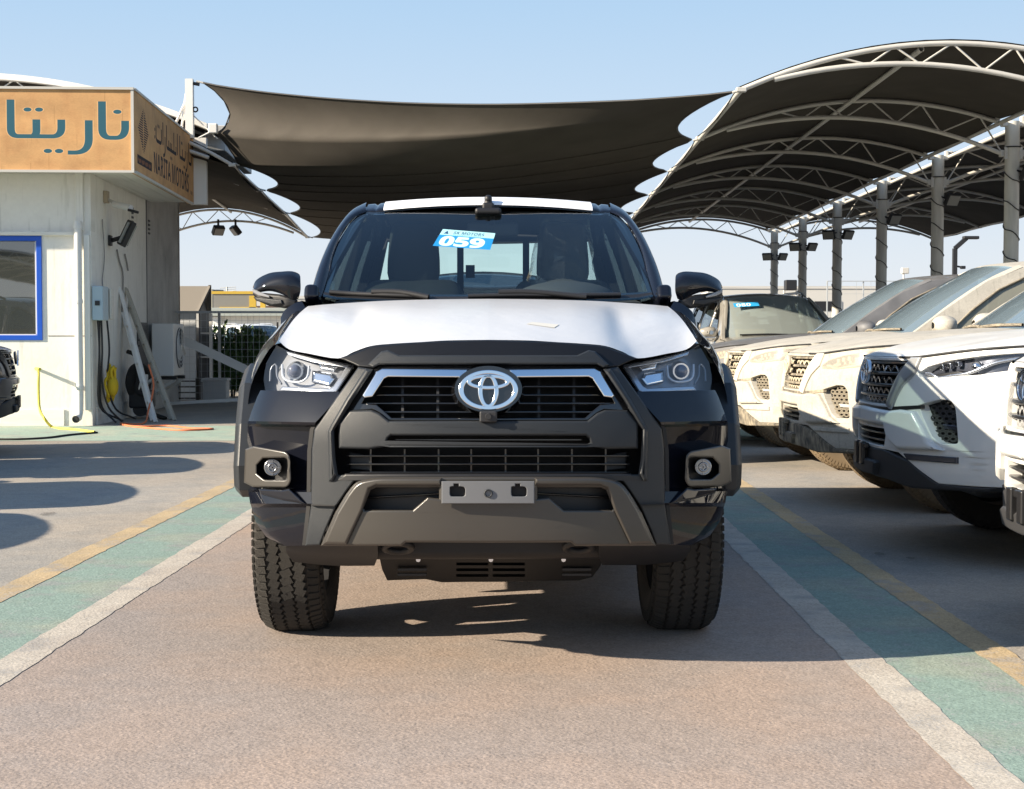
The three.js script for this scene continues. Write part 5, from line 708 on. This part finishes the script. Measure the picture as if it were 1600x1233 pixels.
  { const rg = (x, y, o) => V(x, y, -2.37 + (y - 1.12) * .24 + o), hole = [[-.6, 1.24], [.6, 1.24], [.52, 1.60], [-.52, 1.60]]; part(T, 'tailgate', panel([[-.85, 1.1], [.85, 1.1], [.66, 1.66], [-.66, 1.66]], rg, { holes: [hole], th: .04, bevel: .004, L: .3 }), S.paint); part(T, 'rear_window', panel(hole, rg, { dz: -.01, th: .001, bevel: 0, L: .3 }), S.side);
    part(T, 'tailgate_trim', panel([[-.83, 1.0], [.83, 1.0], [.64, 1.65], [-.64, 1.65]], (x, y, o) => rg(x, y, o + .03), { holes: [hole], th: .01, bevel: 0, L: .3 }), S.cloth); }
  part(T, 'headliner', loft([.10, -.2, -.7, -1.5, -2.05, -2.2].map((z, i) => [0, .3, .5, .6].map((x) => V(x, [1.72, 1.755, 1.772, 1.765, 1.725, 1.66][i] - .05 * (x / .62) ** 2, z - (z > -1 ? .14 * (x / .62) ** 2 : 0))).flatMap((p, k, l) => k ? [p] : [...l.slice(1).reverse().map((q) => V(-q.x, q.y, q.z)), p])), 1, 1, 0), S.cloth);
  for (const s of [1, -1]) part(T, 'door_trim', panel([[.9, .6], [.9, 1.12], [-2.2, 1.12], [-2.2, .6]], (z, y, o) => V(s * (.82 + o), y, z), { th: .02, bevel: 0, L: .5 }), S.cloth);
  for (const s of [-1, 1]) part(T, 'roof_rail', tube([V(s * .60, 1.76, -.3), V(s * .61, 1.80, -.4), V(s * .61, 1.82, -1), V(s * .61, 1.805, -1.7), V(s * .60, 1.75, -1.82)], .018, 8, 4), S.frame);
  for (const s of [1, -1]) { const m = part(T, 'door_mirror', [loft([[-.07, .8], [-.03, .98], [.02, 1], [.07, .8], [.095, .35]].map(([z, k]) => [...Array(17)].map((_, i) => { const a = i / 16 * 6.2832, c = Math.cos(a), q = Math.sin(a); return V(s * (1.0 + Math.sign(c) * Math.abs(c) ** .7 * .125 * k + (z > 0 ? -z * .2 : 0)), 1.215 + Math.sign(q) * Math.abs(q) ** .75 * .082 * k * (c > 0 ? .82 : 1), .74 + z); })), 2, 2, .9), box(.14, .05, .1, s * .90, 1.15, .72, .02)], S.paint); part(m, 'mirror_base', box(.20, .035, .12, s * .99, 1.145, .75, .014), S.chrome); }
  part(T, 'wiper', tube([V(-.6, 1.18, 1.02), V(-.2, 1.19, 1.085), V(.05, 1.185, 1.10)], .011, 6, 4), S.black); part(T, 'wiper', tube([V(.0, 1.18, 1.1), V(.3, 1.19, 1.08), V(.6, 1.19, 1.0)], .011, 6, 4), S.black);
  part(T, 'dashboard', loft([-.76, 0, .76].map((x) => [V(x, 1.14, 1.0), V(x, 1.17, .7), V(x, 1.16, .5), V(x, .8, .45)]), 2, 2, 0), S.cloth); part(T, 'cabin_floor', [box(1.6, .04, 2.9, 0, .62, -.9), box(1.5, .6, .04, 0, .92, -2.2)], S.cloth);
  for (const [x, z] of [[-.4, -.15], [.4, -.15], [-.42, -1.15], [.42, -1.15], [0, -1.15]]) { const s = part(T, 'seat', [spin(box(.5, .62, .13, 0, .0, 0, .05), -.2).translate(x, 1.05, z), box(.5, .14, .5, x, .78, z + .25, .05)], S.cloth); part(s, 'headrest', box(.25, .18, .09, x, 1.46, z - .08, .04), S.cloth); }
  part(T, 'steering_wheel', put(spin(clean(new THREE.TorusGeometry(.18, .016, 8, 26)), -.5), .4, 1.1, .32), S.black); part(T, 'rear_view_mirror', box(.22, .06, .04, 0, 1.62, .12, .02), S.black);
  part(T, 'crossmember', [box(1.0, .1, .14, 0, .36, 1.9, .03), rod(V(-.7, .38, AX), V(.7, .38, AX), .05), rod(V(-.7, .38, AR), V(.7, .38, AR), .06), box(.8, .2, 3, 0, .45, 0)], S.plastic);
  return T;
}
const suv = makeSUV('clean white sport utility vehicle in the right row with black grille and fog openings', 'sport utility vehicles parked in the right row');
function suvCopy(label, group, swap = {}) {
  const c = suv.clone(); c.name = numbered('sport_utility_vehicle'); scene.add(c); delete c.userData.group; tag(c, label, 'car', group);
  const m = new Map(Object.entries(swap).map(([k, v]) => [S[k], v])); c.traverse((o) => { if (o.isMesh && m.has(o.material)) o.material = m.get(o.material); }); return c;
}
const noseAt = (c, x0, dist, dir, yaw = 0) => { const r = dir * Math.PI / 2 - LOT + yaw; c.rotation.set(0, r, 0); c.position.set(x0 + (dist - 7.65) * Math.tan(LOT) * (dir < 0) - 2.4 * Math.sin(r), 0, -dist - 2.4 * Math.cos(r)); };
const dusty = { paint: phys([1, 1, 1], { map: dustTex, roughness: .75, clearcoat: .06 }), frame: mat([.72, .68, .58], { roughness: .5 }), black: mat([1, 1, 1], { map: dustDark, roughness: .9 }), plastic: mat([1, 1, 1], { map: dustDark, roughness: .9 }), chrome: mat([.52, .46, .35], { roughness: .7 }), lamp: mat([1, 1, 1], { map: dustTex, roughness: .7 }), lens: phys([.85, .80, .70], { roughness: .25, transmission: .75, thickness: 0 }), emblem: mat([.55, .48, .36], { roughness: .7 }), badge: mat([.42, .37, .28], { roughness: .9 }), tyre: mat([.20, .145, .085], { roughness: .95 }), glass: phys([.40, .53, .62], { roughness: .04, transmission: .7, thickness: 0, ior: 1.8 }), side: phys([.34, .34, .28], { roughness: .3, transmission: .45, thickness: 0 }) };  // windscreen glass: blue sky reflection put into its colour, not dust
noseAt(suv, 1.99, 7.62, -1);
const RG = 'sport utility vehicles parked in the right row';
noseAt(suvCopy('dust covered white sport utility vehicle right behind the clean white one', RG, dusty), 1.99, 9.95, -1);
noseAt(suvCopy('dust covered white sport utility vehicle, farther of the two dusty ones', RG, dusty), 1.99, 13.0, -1);
noseAt(suvCopy('white sport utility vehicle cut off by the right edge with only its grille showing', RG, { frame: mat([.75, .74, .70], { roughness: .4 }) }), 1.97, 5.10, -1);
noseAt(suvCopy('dull grey sport utility vehicle at the far end of the right row beside the truck', RG, { ...dusty, paint: phys([.17, .17, .175], { roughness: .6, clearcoat: .3, map: tex(256, (u, v) => .8 + (fbm(u, v, 8, 4, 15) - .5) * .5, { srgb: true }) }) }), 1.97, 15.7, -1);
const darkP = phys([.03, .034, .045], { roughness: .35, clearcoat: 1, clearcoatRoughness: .08 });
{ const g = suvCopy('brownish grey sport utility vehicle facing the camera beyond the dusty row, with windscreen sticker', null, { glass: phys([.55, .62, .60], { roughness: .05, transmission: .62, thickness: 0, ior: 1.7 }), paint: phys([.37, .35, .31], { roughness: .35, clearcoat: .8, clearcoatRoughness: .1, map: tex(256, (u, v) => .85 + (fbm(u, v, 8, 4, 5) - .5) * .3, { srgb: true }) }) }); g.position.set(4.06, 0, -21.2); g.rotation.set(0, .03, 0);
  const st = print(256, 96, (c) => { c.fillStyle = '#2b9fd8'; c.fillRect(0, 0, 256, 96); c.fillStyle = '#eafaff'; c.font = 'bold 92px sans-serif'; c.fillText('080', 24, 82, 210); }); const q = new THREE.PlaneGeometry(.36, .11); q.rotateX(-1.0).rotateZ(.06).translate(-.40, 1.615, .47); part(g, 'sticker', clean(q), mat([1, 1, 1], { map: st }), 'blue sticker reading 080'); part(g, 'sun_shade', [box(.16, .10, .01, -.22, 1.50, .28), box(.2, .13, .01, .03, 1.47, .30)], mat([.6, .62, .6])); part(g, 'parcel', box(.42, .12, .2, -.4, 1.20, .75, .02), mat([.36, .22, .09])); }
{ const d = suvCopy('dark sport utility vehicle parked directly behind the black pickup, seen through its windows', null, { paint: darkP }); d.position.set(-.05, 0, -14.6); d.rotation.set(0, 0, 0); }
const LGp = 'dark sport utility vehicles parked nose out along the left edge';
const darkG = phys([.045, .045, .05], { roughness: .3, clearcoat: 1, clearcoatRoughness: .06 });
[14.3, 12.2, 9.8, 7.7].forEach((n, i) => {
  const c = suvCopy(i ? ['', 'dark sport utility vehicle just outside the left edge, second nearest the office', 'dark sport utility vehicle outside the left edge, third from the office', 'dark sport utility vehicle outside the left edge, farthest from the office'][i] : 'dark grey sport utility vehicle at the left edge under the blue window', i ? LGp : null, { paint: darkG, frame: S.black, emblem: S.black, lamp: S.lamp, chrome: S.black }); noseAt(c, -4.62, n, 1, .27);
  if (!i) { const r = (a) => { const s = new THREE.Shape([[0, 0], [.028, .05], [0, .1], [-.028, .05]].map((p) => new THREE.Vector2(...p))); return put(clean(new THREE.ExtrudeGeometry(s, { depth: .012, bevelEnabled: false })).rotateZ(a), 0, .9, 2.42); }; part(c, 'emblem', [r(0), r(2.094), r(-2.094)], S.emblem, 'silver three diamond emblem'); }
});
// ---------------------------------------------------------------- things behind
{ // mesh fence
  const w = mat([.45, .47, .48], { metalness: .4, roughness: .5 });
  const makeFence = (label, x0, x1, z, h, post, cell, r, y0 = 0) => {
    const f = thing('mesh_fence', label, 'fence', [x0, y0, z]), L = x1 - x0, bars = []; for (let x = 0; x <= L; x += cell) bars.push(box(r, h - .06, r, x, h / 2, 0)); for (let y = .08; y < h; y += cell * 1.25) bars.push(box(L, r, r, L / 2, y, r)); part(f, 'wire_mesh', bars, w, '', 'stuff');
    part(f, 'top_rail', box(L, .035, .035, L / 2, h, 0), w); for (let x = 0; x <= L + .01; x += post) part(f, 'post', box(.05, h + .04, .05, x, h / 2, -.04), w); return f; };
  makeFence('low grey wire mesh fence between the office and the truck', -5.85, .0, -25.2, 1.6, 2.4, .10, .0042);
  makeFence('low grey wire mesh fence behind the truck on the right', 2.6, 8.4, -27, 1.52, 2.4, .11, .0045);
  makeFence('tall thin wire fence far behind the parked row on the right', 14.0, 46.0, -60, 3.6, 1.5, .6, .012);
}
{ // small shed with shelves
  const z = -27.5, a = P(237, 600, z), b = P(307, 600, z), e = EYE + (535 - 487) / FOCAL * 27.5, rd = EYE + (535 - 446) / FOCAL * 27.5, w = b.x - a.x, s = thing('shed', 'small white shed with steep grey roof and open shelves behind the fence', 'shed', [a.x, 0, z]);
  const dw = .32, dep = 1.0; // gable at the right hand end
  part(s, 'wall', [box(w, e, .05, w / 2, e / 2, 0), box(.05, e, dep, .02, e / 2, -dep / 2), box(w, e, .05, w / 2, e / 2, -dep)], mat([.62, .64, .66], { roughness: .6 }));
  const ridge = (x) => V(x, rd, -dep / 2), ea = (x) => V(x, e - .02, .12), eb = (x) => V(x, e - .02, -dep - .12);
  part(s, 'roof', [loft([[ea(.0), ridge(.14)], [ea(w + .03), ridge(w + .16)]], 1, 1, 0), loft([[ridge(.14), eb(0)], [ridge(w + .16), eb(w + .03)]], 1, 1, 0), bar(ea(w + .05), ridge(w + .17), .05, .05), bar(eb(w + .05), ridge(w + .17), .05, .05)], mat([.24, .225, .21], { roughness: .9 }), 'grey roof slopes');
  part(s, 'gable', panel([[.0, e], [-dep, e], [-dep / 2, rd - .05]], (q, y, o) => V(w + .03 + o, y, q), { th: .03, bevel: .002, L: .3 }), M.darkpl); for (const y of [.35, .8, 1.25]) part(s, 'shelf', box(.30, .03, dep - .1, w + .12, y, -dep / 2), M.whitepaint); part(s, 'side_post', [box(.05, e, .05, w + .27, e / 2, -dep + .1), box(.05, e, .05, w + .27, e / 2, -.02)], M.whitepaint); part(s, 'shelf_back', box(.02, e, dep, w + .06, e / 2, -dep / 2), mat([.1, .1, .11]));
}
{ // leaning white pole, low rail, crate
  const A = P(280, 528, -24.6), B = P(402, 586, -24.6); solo('white_plank', bar(A, B, .05, .14), M.whitepaint, 'white plank leaning diagonally against the mesh fence', 'plank');
  solo('low_rail', bar(P(255, 631, -24.2), P(382, 624, -24.2), .05, .05), M.whitepaint, 'thin white rail running low in front of the mesh fence', 'rail');
  const c = P(338, 640, -25.9), cr = thing('crate', 'pale grey plastic crate on the ground behind the mesh fence', 'crate', [c.x, 0, c.z]); part(cr, 'body', [box(.42, .42, .34, 0, .21, 0, .02), ...[-.12, 0, .12].map((x) => box(.02, .36, .36, x, .2, 0))], mat([.5, .5, .5])); part(cr, 'rim', box(.46, .05, .38, 0, .42, 0, .015), mat([.55, .55, .55]));
  const k = P(272, 632, -25.5), pl = thing('pallet', 'dark wooden pallet lying under the shed wall behind the fence', 'pallet', [k.x, 0, k.z]); for (let i = 0; i < 4; i++) part(pl, 'board', box(.9, .02, .1, 0, .40 - i * .1, .02 - i * .02), mat([.07, .06, .05], { roughness: .9 })); part(pl, 'frame', [box(.06, .45, .05, -.4, .23, -.03), box(.06, .45, .05, .4, .23, -.03)], mat([.07, .06, .05], { roughness: .9 }));
}
{ // hedge behind the fence: stems with leaf clusters
  const leaf = mat([.065, .13, .04], { roughness: .6 }), leaf2 = mat([.10, .175, .055], { roughness: .6 }), lg = (() => { const g = new THREE.BufferGeometry(); g.setAttribute('position', new THREE.Float32BufferAttribute([0, 0, 0, .03, .05, .012, 0, .12, 0, 0, 0, 0, 0, .12, 0, -.03, .05, .012], 3)); g.computeVertexNormals(); return g; })();
  for (let b = 0; b < 5; b++) {
    const p = P(322 + b * 21, 600, -28.8), h = thing('shrub', ['', '', '', '', ''][b], 'shrub', [p.x, 0, p.z]); h.userData.label = ['green shrub nearest the shed behind the mesh fence', 'second green shrub from the shed behind the fence', 'middle green shrub behind the fence', 'fourth green shrub from the shed, above the plank', 'green shrub beside the truck behind the fence'][b];
    const H = 1.35 + [0, .1, -.1, .05, .0][b], st = [], lv = [[], []], m = new THREE.Matrix4(), qn = new THREE.Quaternion(), eu = new THREE.Euler();
    for (let i = 0; i < 9; i++) { const a = R(0, 6.28), o = R(.02, .2), tp = V(Math.cos(a) * o * 1.2, H * R(.75, 1.02), Math.sin(a) * o); st.push(tube([V(Math.cos(a) * .03, 0, Math.sin(a) * .03), V(Math.cos(a) * o * .7, H * .5, Math.sin(a) * o * .7), tp], .012, 5, 3)); for (let k = 0; k < 120; k++) { const t = R(.12, 1), c = V(Math.cos(a) * o * t * 1.2 + R(-.12, .12), tp.y * t + R(-.04, .04), Math.sin(a) * o * t + R(-.12, .12)); eu.set(R(-1.2, 1.2), R(0, 6.28), R(-1, 1)); m.compose(c, qn.setFromEuler(eu), V(1, 1, 1).multiplyScalar(R(.7, 1.3))); lv[k & 1].push(clean(lg.clone().applyMatrix4(m))); } }
    part(h, 'stem', st, mat([.08, .06, .04])); part(h, 'foliage', lv[0], leaf, '', 'stuff'); part(h, 'foliage', lv[1], leaf2, '', 'stuff');
  }
}
{ // workshop far behind with sign frame on its roof
  const z = -62, k = 62 / FOCAL, X = (px) => P(px, 535, z).x, Y = (py) => EYE + (535 - py) * k;
  const b = thing('workshop', 'low white workshop building far behind the mesh fence', 'building', [X(322), 0, z]), x = (px) => X(px) - X(322);
  part(b, 'wall', panel([[x(300), 0], [x(640), 0], [x(640), Y(487)], [x(300), Y(487)]], (a, y, o) => V(a, y, o), { holes: [[[x(355), 0], [x(452), 0], [x(452), Y(512)], [x(355), Y(512)]]], th: .3, bevel: .01, L: 3 }), M.render); part(b, 'fascia', box(x(640) - x(318), .35, .5, (x(640) + x(318)) / 2, Y(488), .2, .02), mat([.34, .37, .34])); part(b, 'pilaster', box(x(347) - x(322), Y(495), .2, (x(347) + x(322)) / 2, Y(495) / 2, .12), mat([.75, .74, .7])); part(b, 'garage_recess', [box(4.2, 3, .1, x(405), 1.2, -3.2), box(4, .1, 3, x(405), Y(512) + .1, -1.6)], mat([.10, .06, .045])); part(b, 'shelf', [.6, 1.2].map((y) => box(2.6, .06, .6, x(400), y, -2.6)), mat([.25, .11, .06]));
  const roof = part(b, 'roof', box(x(640) - x(300), .2, 8, (x(640) + x(300)) / 2, Y(486), -4.2), M.concrete); part(roof, 'water_tank', [box(.5, .9, .5, x(318), Y(457) - .3, -1), put(clean(new THREE.CylinderGeometry(.35, .35, .7, 14)), x(327), Y(457) - .2, -1.5)], mat([.3, .29, .24]));
  const s = thing('billboard', 'wide grey sign board with yellow frame on the workshop roof', 'sign', [X(362), Y(484), z - .6]); part(s, 'board', box(X(392) - X(328), (484 - 458) * k, .12, 0, 13 * k, 0), mat([.20, .19, .165])); part(s, 'frame', [box(X(395) - X(326), .12, .2, 0, 27 * k, 0), box(X(395) - X(336), .14, .2, .2, .05, .02), box(.28, 22 * k, .2, X(392) - X(362), 11 * k, .02)], mat([.52, .34, .04])); part(s, 'end_panel', box(X(412) - X(404), 18 * k, .2, X(408) - X(362), 8 * k, 0), mat([.55, .36, .04]));
  const t = thing('antenna', 'thin rooftop antenna on the workshop', 'antenna', [X(342), Y(486), z - 2]); part(t, 'mast', rod(V(0, 0, 0), V(0, 40 * k, 0), .03), M.steel); part(t, 'element', [0, 1, 2].map((i) => rod(V(-.5 + i * .1, (30 + i * 4) * k, 0), V(.4, (34 + i * 3) * k, 0), .015)), M.steel);
  for (const [i, px, sc] of [[0, 404, 1], [1, 380, .98], [2, 425, 1]]) { const c = suvCopy(['white car with a pale roof parked before the workshop garage', 'silver car half hidden by the shrubs before the workshop', 'white car beside the truck headlight before the workshop'][i], null, i === 1 ? { paint: phys([.42, .44, .45], { roughness: .3, clearcoat: 1 }) } : {}); c.position.set(P(px, 540, -43 - i * 4).x, 0, -43 - i * 4); c.rotation.set(0, [.5, 1.1, -.4][i], 0); c.scale.setScalar(sc * .9); }
}
{ // lamp post, far skyline and poles on the right
  const z = -46, q = P(1492, 400, z), l = thing('street_lamp', 'dark bent street lamp between the columns on the right', 'street lamp', [q.x, 0, z]), k = 46 / FOCAL, H = EYE + (535 - 388) * k; part(l, 'pole', [bar(V(0, 0, 0), V(0, H, 0), .13, .13), bar(V(0, H, 0), V(.36, H + .32, 0), .13, .13)], M.black); part(l, 'lamp_head', box(.5, .10, .2, .5, H + .34, 0, .03), M.black); part(l, 'camera', [rod(V(0, H - .55, 0), V(.25, H - .6, 0), .03), box(.16, .10, .1, .26, H - .6, 0, .02)], M.darkpl);
  const far = (label, px, w, top, d, c, nm) => { const kk = d / FOCAL, p = P(px, 535, -d), b = thing(nm, label, 'building', [p.x, 0, -d]), h = EYE + (535 - top) * kk; part(b, 'wall', box(w * kk, h, 6, 0, h / 2, 0, .02), c); part(b, 'roof', box(w * kk * 1.03, .3, 6.2, 0, h + .1, 0), M.concrete); for (let i = 0; i < 4; i++) part(b, 'window', box(w * kk * .1, 1.1, .1, (i - 1.5) * w * kk * .22, h * .72, 3.02), M.darkpl); return b; };
  const pale = mat([.52, .51, .48], { roughness: .9 }), pale2 = mat([.42, .42, .42], { roughness: .9 });
  far('long pale low building far away beyond the right fence', 1330, 420, 452, 170, pale, 'far_building'); far('grey low building far away left of the right columns', 1160, 120, 455, 190, pale2, 'far_building'); far('pale low building far away behind the workshop', 470, 260, 468, 150, pale, 'far_building');
  const w = P(1235, 450, -70); const t = thing('water_tank', 'small tank with dark panel on a frame above the grey car roof', 'tank', [w.x, 0, -70]); part(t, 'stand', [rod(V(-.3, 0, 0), V(-.3, EYE + 2.5, 0), .05), rod(V(.3, 0, 0), V(.3, EYE + 2.5, 0), .05)], M.steel); part(t, 'tank', box(.55, .5, .5, 0, EYE + 2.75, 0, .05), M.darkpl);
  const p2 = P(1412, 440, -60), m = thing('flood_mast', 'thin far lamp mast between the columns on the right', 'mast', [p2.x, 0, -60]); part(m, 'pole', rod(V(0, 0, 0), V(0, EYE + 110 * 60 / FOCAL, 0), .035), M.steel); part(m, 'lamp', box(.3, .25, .2, .05, EYE + 112 * 60 / FOCAL, 0, .03), M.steel);
}
renderer.render(scene, camera);
